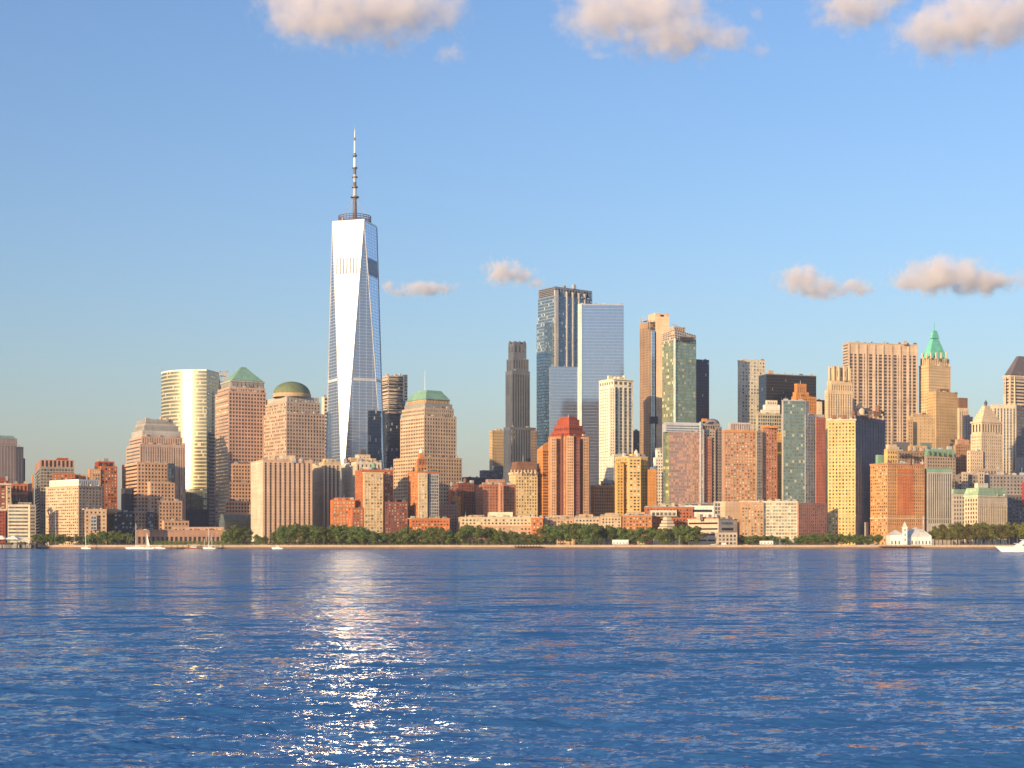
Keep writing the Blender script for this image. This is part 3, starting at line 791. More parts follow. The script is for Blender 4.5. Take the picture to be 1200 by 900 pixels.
# --- towers close to the supertower
b = B('banded_tower', 'tower of stacked white balcony bands over dark blue glass just south of the supertower', 2040, 447.5, 453, 469.5, 484, wall((.1, .12, .2)), CUR(curtain((.06, .09, .17), (.05, .07, .12), 1.8, 3.9, .08, .12, blind=.04)), CUR(curtain((.06, .09, .17), (.05, .07, .12), 1.8, 3.9, .08, .12, blind=.04)), cat='skyscraper')
b.blk('upper_tier', 447.5, 455, 475, 440, 484, 2036, wall((.50, .40, .36)), BND(4.6, .5, (GD, GM), mt=.5), BND(4.6, .5, (GD, GM), mt=.5)); b.blk('side_balconies', 472, 473.5, 477.5, 439, 470, 2040, PALE, PLAIN, BND(4.6, .5, (GD,)))
for k in range(9): b.cor(447.5, 455, 475, 443 + k * 4.6, 1.0, .9 + .9 * ((k * 7) % 3), 2036, PALE, part='balcony_slab')
b.kit(452, 474, 440, n=3); b.done()
b = B('stone_slab', 'thin tan building sliver wedged between the supertower and the banded tower', 2000, 444, 446, 451, 481, TAN, PLAIN, G(3, 3.9, .4, .5, (GD,))); b.done()
b = B('glass_building', 'white banded tower sliver showing between the dome tower and the supertower', 2080, 377, 380, 389, 465, PALE, PLAIN, BND(5.2, .5, (GB, GD), mt=.6), cat='skyscraper'); b.cor(377, 380, 389, 465, 1.2, .5); b.done()
b = B('dark_glass_tower', 'dark navy glass tower overlapping the foot of the supertower', 1850, 431, 433, 447, 481, NAVY, CUR(curtain((.05, .075, .13), (.12, .15, .2), 1.9, 3.9, .08, .06, blind=.04)), CUR(curtain((.05, .075, .13), (.12, .15, .2), 1.9, 3.9, .08, .06, blind=.04)), cat='skyscraper'); b.done()

b = B('mansard_tower', 'beige granite office tower with a green copper mansard roof and a thin mast', 1680, 469, 497, 535, 487, wall((.53, .395, .285)), G(3.6, 4.1, .6, .5, g=(GM, GD, GD)), G(3.6, 4.1, .55, .56, g=(GD, GD, GD, GM)), yaw=36, cat='skyscraper')
b.blk('upper_tier', 471, 497.5, 532, 477, 487, 1684, wall((.50, .39, .29)), G(2.75, 3.95, .62, .5, g=(GM,)), G(2.75, 3.95, .5, .5, g=(GD, GM)), yaw=36); b.blk('setback_tier', 474, 498, 530, 472, 477, 1688, GREY, yaw=36); b.blk('cornice_block', 477, 499, 527, 467.5, 472, 1692, TAN, STR(4, .3), STR(4, .3), yaw=36)
b.frus('mansard_roof', 477, 499, 527, 467.5, 456, .42, COPPER, 1691, .6); b.mast(498, 456, 434, .35, 1715, WHITEPAINT)
b.blk('lower_block', 461, 494, 541.5, 535, None, 1668, wall((.55, .39, .26)), G(3.6, 4.1, .6, .5, g=(GM, GD, GD)), G(3.6, 4.1, .55, .56, g=(GD, GD, GD, GM)), yaw=36); b.done()

# --- brick terraces along the park
LW = (GL, GL, GY, GY, GM)
b = B('brick_building', 'red brick block with a cream middle bay and a green water tank on top', 1512, 416, 424, 461, 550, BRICK, G(3.0, 3.1, .62, .55, LW), G(3.0, 3.1, .55, .5, (GL, GM, GD)), yaw=20, cat='apartment building')
b.blk('cream_bay', 425, 427, 449, 553.5, None, 1502, wall((.58, .42, .24)), PLAIN, G(2.9, 3.1, .7, .6, LW), yaw=14); b.blk('lower_block', 410, 413, 426, 595, None, 1500, BRICK, PLAIN, G(3, 3.1, .6, .55, LW), yaw=20)
b.blk('terrace_block', 387, 389.5, 416, 585.5, None, 1504, wall((.52, .17, .055)), G(3, 3.1, .5, .5, LW), G(3.0, 3.1, .6, .55, LW), yaw=14); b.blk('terrace_top', 391, 394, 410, 583, 585.5, 1512, BRICK, PLAIN, PLAIN, yaw=14)
b.blk('lower_block', 448, 451, 478, 588, None, 1508, DKBRICK, PLAIN, G(3, 3.1, .5, .5, (GM, GD, GL)), yaw=20); b.cor(425, 427, 449, 553.5, 1.0, .4, 1502, CREAM, ) ; b.tank(438, 550, 2.4, 5, wm=COPPER); b.blk('penthouse', 424, 427, 434, 547, 550, 1524, CREAM); b.kit(420, 458, 550, n=4); b.done()
b = B('apartment_building', 'dark recessed brick block in shade between the two red brick towers', 1545, 460, 463, 480, 590, DKBRICK, PLAIN, G(3, 3.1, .55, .5, (GD, GB)), yaw=22); b.blk('penthouse', 462, 465, 476, 586, 590, 1556, NAVY); b.done()  # navy penthouse colour paints the shadow lying here
b = B('brick_tower', 'slender red brick tower with a stepped crown and white lantern beside the mansard tower', 1522, 478, 489, 514, 552, wall((.52, .18, .06)), G(3.0, 3.1, .66, .55, LW), G(3.0, 3.1, .5, .5, (GM, GD, GB)), yaw=26, cat='apartment tower')
b.blk('cream_bay', 488.5, 490.5, 501, 554, None, 1516, wall((.56, .43, .27)), PLAIN, G(2.6, 3.1, .7, .6, LW), yaw=12); b.blk('glass_side', 500.5, 503, 514.5, 555, None, 1521, LGREY, PLAIN, G(2.6, 3.1, .75, .6, (GB, GM, GD)), yaw=26)
b.blk('crown_tier', 486, 489, 501, 545, 552, 1530, ORANGE, PLAIN, G(3, 3.4, .5, .5, (GD,))); b.blk('crown_tier', 488, 490.5, 499, 537.5, 545, 1533, BRICK, PLAIN, STR(3, .4)); b.blk('crown_tier', 490, 491.5, 497, 531, 537.5, 1535, ORANGE)
mb = MB(); mb.lathe((PX(493.5, 1537) - b.o.x, 16, b.z(531, 1537)), [(1.9, 0), (2.3, 1.2), (2.0, 2.8), (.9, 3.8), (.2, 5.2)], WHITE, 12); mb.build('lantern', b.root)
b.blk('podium', 478, 482, 527, 607.5, None, 1503, wall((.52, .17, .055)), G(3, 3.2, .6, .5, LW), G(3.2, 3.2, .55, .5, (GL, GM, GD)), yaw=12); b.cor(478, 482, 527, 607.5, 1, .35, 1503, TAN); b.done()
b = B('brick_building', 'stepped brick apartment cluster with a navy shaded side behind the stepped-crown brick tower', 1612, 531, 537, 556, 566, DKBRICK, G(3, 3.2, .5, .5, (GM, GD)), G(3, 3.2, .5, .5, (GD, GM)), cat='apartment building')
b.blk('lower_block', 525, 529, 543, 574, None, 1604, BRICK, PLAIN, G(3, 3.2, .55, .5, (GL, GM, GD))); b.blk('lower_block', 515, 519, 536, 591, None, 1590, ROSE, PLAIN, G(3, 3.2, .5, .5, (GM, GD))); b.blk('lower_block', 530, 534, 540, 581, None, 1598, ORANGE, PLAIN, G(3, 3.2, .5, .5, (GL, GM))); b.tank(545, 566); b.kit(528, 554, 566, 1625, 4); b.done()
b = B('office_building', 'flat blue-grey office block far behind the brick cluster at the foot of the grey tower', 1960, 541, 546, 596, 559, NAVY, PLAIN, G(4, 3.9, .6, .5, (GD, GB))); b.blk('upper_block', 562, 566, 592, 551, 559, 1975, wall((.12, .13, .17)), PLAIN, G(4, 3.9, .5, .5, (GB, GD))); b.blk('upper_block', 577, 580, 594, 546, 551, 1985, wall((.14, .15, .18))); b.done()
b = B('stone_slab', 'tan windowed slab with blotchy shadows just north of the grey art deco tower', 2060, 573.5, 577, 595, 504.5, wall((.52, .38, .22)), G(3, 4, .4, .4), G(3.4, 4.2, .35, .45, (GM, GD))); b.kit(578, 592, 504.5, n=2); b.mast(586, 504, 500, .4); b.cor(573.5, 577, 595, 505, 2, .4); b.done()
b = B('brick_building', 'square plain brown-red brick block above the long cream terrace', 1585, 557, 566.5, 604, 568, wall((.40, .17, .10)), G(3.2, 3.2, .4, .42, (GD, GM)), G(3.1, 3.2, .45, .45, (GD, GM)), yaw=20, cat='apartment building')
b.blk('penthouse', 569, 572, 592, 561.5, 568, 1600, ROSE); b.blk('stair_bay', 584, 586, 590, 567, None, 1581, SALMON, PLAIN, STR(2, .4), yaw=20); b.kit(560, 602, 568, n=5); b.cor(557, 566.5, 604, 568, 1, .3); b.done()

b = B('art_deco_tower', 'tall dark grey art deco tower with a notched crown, standing apart mid-skyline', 1900, 592.3, 600, 621, 434, wall((.115, .135, .175)), STR(3.6, .35, (GD,)), STR(3.4, .4, (GD,)), cat='skyscraper')
b.blk('upper_tier', 593.6, 601, 619.5, 420, 434, 1905, wall((.115, .135, .175)), STR(3.6, .35, (GD,)), STR(3.4, .4, (GD,), mb=3)); b.blk('crown', 595.6, 602, 616.8, 402, 420, 1909, wall((.115, .135, .175)), STR(5, .3, (GD,), mt=3, mb=8), STR(5.4, .42, (GD,), mt=3, mb=8)); b.cor(596, 602, 616.4, 401, 2, .1, 1910)
for px in (597.5, 604, 609, 614.5): b.blk('crown_pier', px - 1.2, px, px + 1.2, 399.6, 402, 1912, wall((.115, .135, .175)))
b.blk('lower_block', 590, 598, 622, 500, None, 1893, wall((.115, .135, .175)), STR(3.6, .35, (GD,)), STR(3.4, .4, (GD,))); b.done()
b = B('stone_slab', 'small brown office slab showing just south of the grey art deco tower', 2080, 618, 620, 629.5, 504.5, wall((.36, .25, .17)), PLAIN, G(3, 4, .5, .5, (GM, GD))); b.blk('upper_block', 619, 621, 628, 501, 504.5, 2090, DKGREY); b.done()
b = B('ornate_building', 'cream gothic-topped apartment building with a brown sloping roof left of the red-crowned tower', 1598, 596.5, 604, 630, 553, wall((.66, .51, .29)), G(3, 3.3, .45, .5, (GM, GD)), G(2.9, 3.3, .5, .55, (GM, GD, GL)), yaw=20, cat='apartment building')
b.frus('sloping_roof', 597.5, 605, 629, 552.5, 545, .13, BROWN, 1601); b.blk('roof_storey', 599.5, 606, 627, 541, 545, 1606, BROWN)
b.cor(596.5, 604, 630, 554, 2.2, .6, wm=PALE)
for px in range(599, 631, 4): b.blk('pinnacle', px - .7, px, px + .7, 550.5, 554.5, 1597, CREAM)
b.mast(613, 541, 533, .3); b.done()
b = B('terrace_building', 'long low cream terrace with brick lower floors behind the trees', 1502, 536, 540, 636, 606, wall((.62, .49, .33)), PLAIN, G(3.7, 3.4, .5, .5, (GM, GD, GL), mb=14), yaw=5, cat='apartment building')
b.blk('lower_storeys', 536, 540.5, 636, 616, None, 1499.5, wall((.50, .31, .20)), PLAIN, G(3.7, 3.4, .55, .5, (GD, GM, GL)), yaw=5); b.blk('penthouse', 571.5, 574, 601, 600, 606, 1516, PALE, PLAIN, PLAIN, yaw=5); b.blk('penthouse', 548, 551, 566, 603.5, 606, 1518, TAN); b.blk('penthouse', 604, 607, 616, 603.5, 606, 1516, BEIGE); b.kit(540, 634, 606, 1515, 6)
b.blk('brick_end', 621, 623.5, 636.5, 606.5, None, 1497, wall((.5, .18, .07)), PLAIN, G(3.2, 3.3, .5, .5, (GD, GL, GM)), yaw=5); b.cor(536, 540, 636, 606, .9, .4); b.done()

# --- middle towers
b = B('wedge_tower', 'slim orange tower with a slanted top and a dark glass side against the red-crowned tower', 1610, 629.5, 636, 646, 526, ORANGE, G(3, 3.2, .4, .45, (GM, GD)), G(2.4, 3.2, .8, .55, (GD, GB)), yaw=24, cat='apartment tower')
rg = b.ring(629.5, 636, 646, 1610); mb = MB(); z0, z1 = b.z(526, 1610), b.z(517.5, 1610)
v = [(*rg[0], z0 + 4), (*rg[1], z1), (*rg[2], z1), (*rg[3], z0)]; w_ = [(*p, z0) for p in rg]
mb.face(v, ORANGE)
for i in range(4): mb.face([w_[i], w_[(i + 1) % 4], v[(i + 1) % 4], v[i]], ORANGE)
mb.build('slanted_top', b.root); b.done()
RC = wall((.52, .25, .135))
b = B('red_crown_tower', 'pinkish brick apartment tower with a stepped dark red crown in front of the glass towers', 1552, 642.5, 668, 690.5, 510, RC, G(3.0, 3.05, .45, .5, (GM, GD, GL)), G(3.0, 3.05, .45, .5, (GM, GD)), yaw=40, cat='apartment tower')
b.blk('centre_bay', 662, 664, 672.5, 511, None, 1547, wall((.56, .33, .19)), PLAIN, G(2.4, 3.05, .5, .5, (GM, GD)), yaw=8); b.blk('centre_recess', 672, 673.5, 679.5, 512, None, 1551, DARKRED, PLAIN, STR(2.2, .5), yaw=16); b.blk('side_bay', 644, 646, 652, 512, None, 1556, wall((.56, .33, .19)), STR(3, .5), G(2.6, 3.05, .5, .5, (GD, GM)), yaw=10); b.blk('side_bay', 681, 683.5, 690, 512, None, 1557, wall((.56, .33, .19)), PLAIN, G(2.6, 3.05, .5, .5, (GD, GM)), yaw=24)
b.blk('crown_tier', 645.5, 667, 686, 505, 510, 1558, DARKRED, G(3, 3.3, .4, .5), G(3, 3.3, .4, .5), yaw=40); b.blk('crown_tier', 649, 667, 683, 498, 505, 1562, DARKRED, G(3, 3.3, .4, .5), G(4, 4, .7, .5), yaw=40); b.blk('crown_tier', 652.5, 667, 679, 491, 498, 1566, DARKRED, yaw=40, Rr=STR(3, .4)); b.blk('crown_tier', 655.5, 667, 676, 488, 491, 1570, DARKRED, yaw=40)
b.cor(642.5, 668, 690.5, 510.5, 1.2, .5, wm=BRICK); b.mast(666, 488, 485.5, .4); b.blk('stair_bay', 657, 658, 660.5, 508, None, 1549, DKBRICK, PLAIN, STR(2, .5), yaw=30); b.done()

T3G = curtain((.16, .22, .30), (.10, .13, .17), 1.9, 4.1, .08, .16, rough=.12, jit=.02, blind=.07, bcol=(.5, .55, .55))
T3L = curtain((.30, .40, .46), (.26, .30, .32), 1.9, 4.1, .06, .28, rough=.14, jit=.03, blind=.10, bcol=(.55, .6, .58))
b = B('striped_glass_tower', 'tallest middle glass tower with pale vertical fins and a louvred top', 1960, 630.5, 650, 694, 346, wall((.30, .33, .38)), CUR(T3L), CUR(T3G), yaw=36, cat='skyscraper')
b.blk('louvre_top', 631, 650, 694, 335.5, 346, 1962, wall((.20, .22, .27)), BND(2.2, .5, (GD,), mt=.6), G(5, 11, .7, .8, (GB, GD)), yaw=36); b.blk('lower_side', 628.8, 638, 660, 377, None, 1952, wall((.3, .33, .38)), CUR(T3L), CUR(T3L), yaw=36)
C0, tL0, tR0, a0_, b0_ = b.plan(630.5, 650, 694, 1960)
for k, (f, w_) in enumerate(((.0, 5.5), (.30, 2.2), (.46, 2.2), (.62, 2.2), (.78, 2.0))):
    mb = MB(); mb.box((C0[0] - b.o.x + tR0[0] * (b0_ * f + w_ / 2), C0[1] - b.o.y + tR0[1] * (b0_ * f + w_ / 2), 60), w_, 2.4, b.z(340, 1960) - 60, wall((.48, .47, .47), .5), R(36)); mb.build('fin', b.root)
b.kit(658, 680, 336.5, n=2, D=1985); b.done()
T4 = curtain((.47, .51, .61), (.44, .48, .58), 1.5, 4.0, .05, .06, rough=.12, metallic=1.0, jit=.003, blind=.0, bcol=(.6, .62, .62), var=.1)
T4B = curtain((.56, .55, .52), (.5, .5, .48), 1.5, 4.0, .05, .06, rough=.25, metallic=.9, jit=.004, blind=.05, var=.1)
b = B('mirror_glass_tower', 'smooth blue-grey mirror glass slab with a bright white edge beside the finned tower', 1860, 676.5, 681.5, 731, 356.5, STEEL, CUR(T4B), CUR(T4), yaw=3, cat='skyscraper')
b.blk('edge_strip', 677.2, 678, 681.8, 356, None, 1857, WHITE, PLAIN, PLAIN, yaw=10); b.blk('lower_slab', 643.5, 645, 678.5, 429.5, None, 1856, STEEL, CUR(T4B), CUR(T4), yaw=8); b.cor(676.5, 681.5, 731, 356.5, .8, .15, wm=STEEL); b.done()  # white edge strip paints the brightness of the slab's left face

WT = wall((.78, .71, .58))
b = B('white_tower', 'white stone tower with tall dark glass strips standing in front of the mirror slab', 1710, 702, 719, 742, 452, WT, G(3.6, 3.4, .5, .42, (GM, GD)), S('strips', 7.4, 4, .62, .99, (GSTRIPB,), mt=1, mb=96), yaw=32, cat='skyscraper')
b.blk('crown', 702, 719, 742, 443.5, 452, 1711.5, WT, G(4.5, 7, .6, .5, (GM,)), G(6, 7, .66, .5, (GM,)), yaw=32); b.cor(702, 719, 742, 444, 1, .3); b.blk('corner_bay', 713, 714.5, 721, 453, 533, 1706, WT, PLAIN, G(2.6, 3.4, .4, .42, (GD, GM)), yaw=18)
b.blk('lower_block', 702, 719, 742.5, 532, None, 1706, WT, G(3.2, 3.4, .45, .45, (GD, GM)), G(3.4, 5.0, .55, .4, (GD, GM)), yaw=32); b.kit(712, 736, 443, n=4, wm=PALE); b.done()
b = B('stone_building', 'beige gridded stone block low between the red-crowned tower and the yellow cupola tower', 1590, 692, 696, 722, 569, TANBRICK, G(3, 3.4, .5, .5, (GD, GM)), G(2.8, 3.4, .5, .5, (GM, GD)), yaw=18, cat='office building'); b.blk('penthouse', 704, 707, 722, 563.5, 569, 1604, BEIGE, PLAIN, G(3, 4, .5, .5), yaw=18); b.cor(692, 696, 722, 569, 1, .4, wm=CREAM); b.kit(706, 720, 563.5, n=3); b.done()
b = B('cupola_tower', 'golden yellow brick apartment tower with a small domed cupola on its top', 1545, 721, 736, 759, 535, wall((.62, .37, .12)), G(3.4, 3.2, .6, .5, (GD, GM, GL)), G(3.2, 3.2, .45, .5, (GD, GM)), yaw=30, cat='apartment tower')
b.blk('balcony_bay', 735, 737, 751, 536, None, 1540, wall((.68, .46, .19)), PLAIN, G(4.2, 3.2, .62, .5, (GD, GM, GL)), yaw=12); b.blk('lower_block', 755, 759, 769.5, 550, None, 1552, wall((.58, .26, .07)), PLAIN, G(5, 3.2, .2, .3, (GM,)), yaw=14); b.blk('lower_block', 720.5, 723, 731, 543, None, 1541, wall((.64, .38, .11)), PLAIN, G(2.8, 3.2, .5, .5, (GD, GM)), yaw=20)
b.blk('penthouse', 737, 741, 753, 532, 535, 1556, GOLD); mb = MB(); mb.lathe((PX(745.5, 1560) - b.o.x, 15, b.z(532, 1556) - .3), [(2.2, 0), (2.2, 2.2), (1.8, 3.4), (.8, 4.4), (.2, 5.4)], PALE, 12); mb.build('cupola', b.root); b.cor(721, 736, 759, 535, 1, .4, wm=CREAM); b.kit(724, 757, 534, n=4); b.done()
b = B('white_building', 'narrow bright white building with square windows behind the golden cupola tower', 1660, 765.5, 768, 777.5, 536, WHITE, PLAIN, G(3, 3.6, .5, .5, (GM, GD)), yaw=18, cat='apartment building'); b.blk('upper_tier', 768, 770, 777, 527, 536, 1668, WHITE, PLAIN, G(3, 3.6, .5, .5, (GD,)), yaw=18); b.kit(769, 777, 527, n=2); b.done()
b = B('dark_glass_tower', 'small plain navy glass block behind the white stone tower', 1930, 739, 741, 752, 504.5, NAVY, PLAIN, CUR(curtain((.04, .06, .12), (.03, .04, .07), 2, 3.9, .1, .2, blind=.02)), cat='office building'); b.done()
BZ = curtain((.10, .11, .15), (.22, .15, .10), 1.7, 3.7, .22, .3, rough=.15, jit=.02, blind=.08, bcol=(.4, .28, .18))
b = B('bronze_tower', 'bronze and navy tower with a pale stone spine and an open frame top', 1795, 749.5, 762, 784, 377, wall((.34, .22, .14)), STR(3.2, .45, (GSTRIP,)), CUR(BZ), yaw=30, cat='skyscraper')
b.blk('glass_spine', 762, 763.5, 767.5, 387, None, 1791, STEEL, PLAIN, CUR(T4), yaw=6); b.blk('stone_spine', 767.5, 769, 784, 371, None, 1793, wall((.66, .47, .32)), PLAIN, PLAIN, yaw=6); b.blk('crown_core', 759.5, 768, 784, 366.5, 377, 1805, wall((.64, .48, .34)), PLAIN, S('strips', 12, 4, .3, .9, (GD,)), yaw=20); b.blk('dark_louvre', 759, 760, 768, 377.5, 386, 1797, SLATE, PLAIN, BND(2, .5), yaw=10); b.blk('dark_band', 761, 762, 771, 488, 496, 1789, NAVY, PLAIN, PLAIN, yaw=6)
for px in (750.5, 753.5, 757): b.mast(px, 378, 370 + (px % 3), .5, 1810, STEEL, 'frame_post')
b.cor(750, 756, 760, 375.5, .7, .3, 1805, STEEL, 'frame_beam'); b.done()
GG = curtain((.40, .46, .34), (.24, .26, .20), 2.6, 3.6, .12, .20, rough=.16, metallic=.8, jit=.035, blind=.05, bcol=(.5, .5, .34), var=.6)
GG2 = curtain((.44, .46, .28), (.26, .26, .17), 2.6, 3.6, .12, .20, rough=.2, metallic=.75, jit=.035, blind=.12, bcol=(.68, .63, .36), var=.6)
b = B('green_glass_tower', 'tall green-gold glass apartment tower with a sloping ragged roofline', 1662, 776, 790.5, 815.8, 398, wall((.34, .36, .3)), CUR(GG2), CUR(GG), yaw=30, cat='skyscraper')
b.blk('corner_fin', 789.5, 790.2, 791.8, 396, None, 1660, WHITE, yaw=20)
rg = b.ring(776, 790.5, 815.8, 1664); mb = MB(); z0 = b.z(398, 1664); tops = [b.z(386, 1664), b.z(391, 1664), b.z(388, 1664), b.z(389, 1664)]
v = [(*p, z) for p, z in zip(rg, tops)]; w_ = [(*p, z0) for p in rg]; WF = curtain((.25, .25, .25), (.60, .46, .34), 3.2, 3.6, .35, .4, blind=.1)
mb.face(v, ROOF)
for i in range(4):
    L_ = math.dist(rg[i], rg[(i + 1) % 4]); mb.face([w_[i], w_[(i + 1) % 4], v[(i + 1) % 4], v[i]], WF, [(0, 0), (L_, 0), (L_, 14), (0, 14)])
mb.build('sloping_crown', b.root); b.blk('louvre_box', 796, 797, 813, 394, 399, 1661, SLATE, PLAIN, BND(2, .5), yaw=30); b.blk('roof_storey', 784, 790, 803, 382.5, 390, 1676, wall((.5, .38, .28)), PLAIN, STR(3, .5), yaw=30)
mb = MB(); mb.tube((PX(787, 1680) - b.o.x, 16, b.z(380, 1680)), (PX(801, 1680) - b.o.x, 20, b.z(384, 1680)), .5, .4, STEEL, 5); mb.build('roof_arm', b.root); b.done()
b = B('dark_glass_tower', 'plain navy slab tower behind the green-gold glass tower', 1910, 813, 816.5, 831, 421, NAVY, PLAIN, CUR(curtain((.045, .05, .10), (.03, .035, .06), 1.6, 3.8, .2, .22, rough=.2, metallic=.6, blind=.02)), yaw=24, cat='skyscraper'); b.done()

# --- hotel, museum, brick grid tower
PG = curtain((.46, .34, .32), (.42, .27, .20), 2.2, 3.3, .25, .28, rough=.2, metallic=.6, jit=.03, blind=.25, bcol=(.60, .34, .26), var=.6)
b = B('hotel_tower', 'pink and glass hotel tower with a silver louvred top and a round-capped stone wing', 1562, 780, 784, 822, 506, SALMON, CUR(GG2), CUR(PG), yaw=16, cat='hotel')
b.blk('louvre_top', 776, 780, 822, 497, 506, 1562.5, STEEL, PLAIN, BND(2.6, .35, (GB,), mt=.5), yaw=16); b.frus('slanted_roof', 776, 780, 822, 497, 494.5, .1, STEEL, 1563); b.blk('corner_glass', 820, 820.8, 823.5, 494, None, 1559, WHITE, PLAIN, CUR(T4B), yaw=10); b.blk('side_glass', 776, 777, 784, 507, None, 1564, LGREY, PLAIN, CUR(GG2), yaw=16)
b.blk('stone_wing', 823, 824.5, 838.5, 503, None, 1568, wall((.40, .33, .28)), PLAIN, G(3, 3.3, .55, .5, (GD, GM, GB)), yaw=16); b.blk('brick_inset', 827, 828, 834, 512, None, 1566.6, wall((.42, .19, .13)), PLAIN, G(3, 3.3, .5, .5, (GD, GM)), yaw=16); b.blk('stone_wing', 838, 839, 846, 500, None, 1574, wall((.24, .21, .20)), PLAIN, G(3, 3.3, .5, .5, (GD, GB)), yaw=20)
b.blk('cap_storey', 824, 826, 844, 496, 503, 1580, wall((.30, .25, .22)), PLAIN, G(3, 4, .5, .6, (GD,)), yaw=16)
mb = MB(); mb.lathe((PX(834.5, 1592) - b.o.x, 30, b.z(496, 1580) - .3), [(8, 0), (7.6, 2.2), (6.0, 4.2), (3.4, 5.6), (.4, 6.2)], wall((.2, .18, .18), .6), 20); mb.smooth = True; mb.build('rounded_cap', b.root); b.blk('penthouse', 822, 823.5, 829, 490.5, 494, 1572, ORANGE); b.done()

def museum():
    D = 1486.0
    ox = PX(782, D + 22)
    root = empty('ziggurat_museum', (ox, D + 22, GZ), 'pale stone museum with a stepped six-sided pyramid roof behind the round trees', 'museum')
    ST = wall((.60, .50, .38)); DKb = wall((.20, .17, .14))
    zt = PZ(605, D) - GZ; zb = PZ(632, D) - GZ; n = 7
    def hexa(r): return [(r * math.cos(R(60 * k + 22)), r * math.sin(R(60 * k + 22))) for k in range(6)]
    mb = MB(); mb.prism(hexa(16.6), 0, zb, ST); mb.build('base', root)
    for k in range(n):
        r = 16 - 11.0 * k / (n - 1); z0 = zb + (zt - zb) * k / n; z1 = zb + (zt - zb) * (k + 1) / n
        mb = MB(); mb.prism(hexa(r), z0 + .02, z1 - .9, ST); mb.build('roof_tier', root)
        mb = MB(); mb.prism(hexa(r - 1.0), z1 - .9, z1, DKb); mb.build('tier_louvre', root)
museum()
b = B('museum_wing', 'wide museum wing of pale stone bands and dark window slots beside the stepped pyramid roof', 1482, 806, 842, 864, 608, wall((.58, .47, .36)), BND(5.6, .3, (GD,), mb=2), S('bands', 3, 5.8, .7, .42, (GD, GB), mb=1.5, mx=1), yaw=42, cat='museum'); b.cor(806, 842, 864, 608, .8, .4)
b.blk('red_terrace', 810, 836, 858, 606, 608, 1490, BRICK, yaw=42); b.blk('entrance_block', 838, 841, 864, 624, None, 1474, wall((.5, .42, .34)), PLAIN, G(4, 4, .6, .6, (GD, GM)), yaw=10); b.kit(812, 856, 606, n=4); b.done()
b = B('white_banded_building', 'low modern building with white bands around long dark windows above the museum wing', 1530, 801.5, 803.5, 836.5, 592.5, WHITE, PLAIN, S('bands', 3, 7.5, .94, .34, (GD, GB), mt=1.5, mb=1), yaw=8, cat='school'); b.blk('glass_end', 836, 837, 845, 587.5, None, 1534, LGREY, PLAIN, G(2.6, 4, .8, .7, (GB, GM)), yaw=8); b.blk('stone_tower', 844, 850, 868, 587.5, None, 1526, wall((.56, .40, .28)), PLAIN, PLAIN, yaw=20); b.blk('roof_storey', 800, 803, 838, 589, 592.5, 1545, GREY, PLAIN, BND(2.5, .5), yaw=8); b.done()
b = B('brick_building', 'low brick block with a white glazed storey tucked behind the pyramid-roofed museum', 1524, 755, 757, 812, 594, BRICK, PLAIN, G(3.4, 3.3, .5, .5, (GD, GM)), yaw=6, cat='school'); b.blk('white_storey', 761.5, 763, 793, 598, 605, 1520, PALE, PLAIN, G(4.4, 5.6, .8, .7, (GL, GM)), yaw=6); b.blk('roof_storey', 764, 767, 802, 591.5, 594, 1535, GREY, yaw=6); b.cor(755, 757, 812, 594, .9, .3, wm=GREY); b.kit(770, 800, 591.5, n=3); b.done()
for lab, x0, x1, yt, D, wm_, gg in (
        ('low tan terrace house block behind the dense trees below the red-crowned tower', 636, 672, 608, 1514, wall((.55, .36, .23)), (GM, GD, GL)),
        ('low pale terrace house block with blue-grey bays below the beige gridded block', 672, 703, 606.5, 1510, wall((.56, .44, .32)), (GD, GM, GB)),
        ('low cream-fronted terrace house block below the golden cupola tower', 703, 728, 605, 1506, wall((.60, .46, .31)), (GM, GL, GD)),
        ('low orange brick terrace house block nearest the pyramid-roofed museum', 728, 764, 604, 1508, wall((.50, .22, .09)), (GD, GM, GL))):
    b = B('terrace_building', lab, D, x0, x0 + 1.5, x1, yt, wm_, PLAIN, G(3.3, 3.2, .5, .5, gg), yaw=5, cat='apartment building', group=None)
    b.cor(x0, x0 + 1.5, x1, yt, .8, .35, wm=TAN); b.blk('penthouse', x0 + 6, x0 + 8, x1 - 8, yt - 4, yt, D + 14, rng.choice((TAN, BEIGE, SALMON)), PLAIN, G(3.5, 3.4, .4, .5, gg), yaw=5); b.kit(x0 + 2, x1 - 2, yt, n=4); b.done()

BG = wall((.47, .25, .15))
b = B('brick_grid_tower', 'wide brown brick slab covered in a grid of cream windows with an orange top edge', 1545, 846.5, 849, 886, 505, BG, PLAIN, G(2.95, 3.15, .62, .52, (GL, GL, GM, GY)), yaw=12, cat='apartment tower')
b.blk('glass_bay', 885.5, 887, 893.5, 505, None, 1542, wall((.3, .26, .22)), PLAIN, G(2, 3.15, .8, .55, (GB, GM, GD)), yaw=30); b.blk('end_slab', 892, 894, 911, 499.5, None, 1550, wall((.46, .2, .12)), PLAIN, G(3.2, 3.15, .5, .5, (GM, GD, GL)), yaw=24); b.cor(846.5, 849, 886, 505, 2.2, .5, wm=ORANGE); b.cor(892, 894, 911, 499.8, 2, .4, 1550, ORANGE); b.blk('penthouse', 853.5, 856, 880, 495, 505, 1558, LGREY, PLAIN, STR(2.4, .6, (glass((.3, .2, .18), .4, .1),)), yaw=12); b.done()
b = B('glass_brick_block', 'low wide cream and glass block with a brick north end behind the shoreline lawn', 1502, 866.5, 869, 934.5, 587.5, PALE, PLAIN, G(3.2, 3.25, .88, .62, (GY, GL, glass((.5, .52, .4), .2, .5)), mt=1), yaw=6, cat='apartment building')
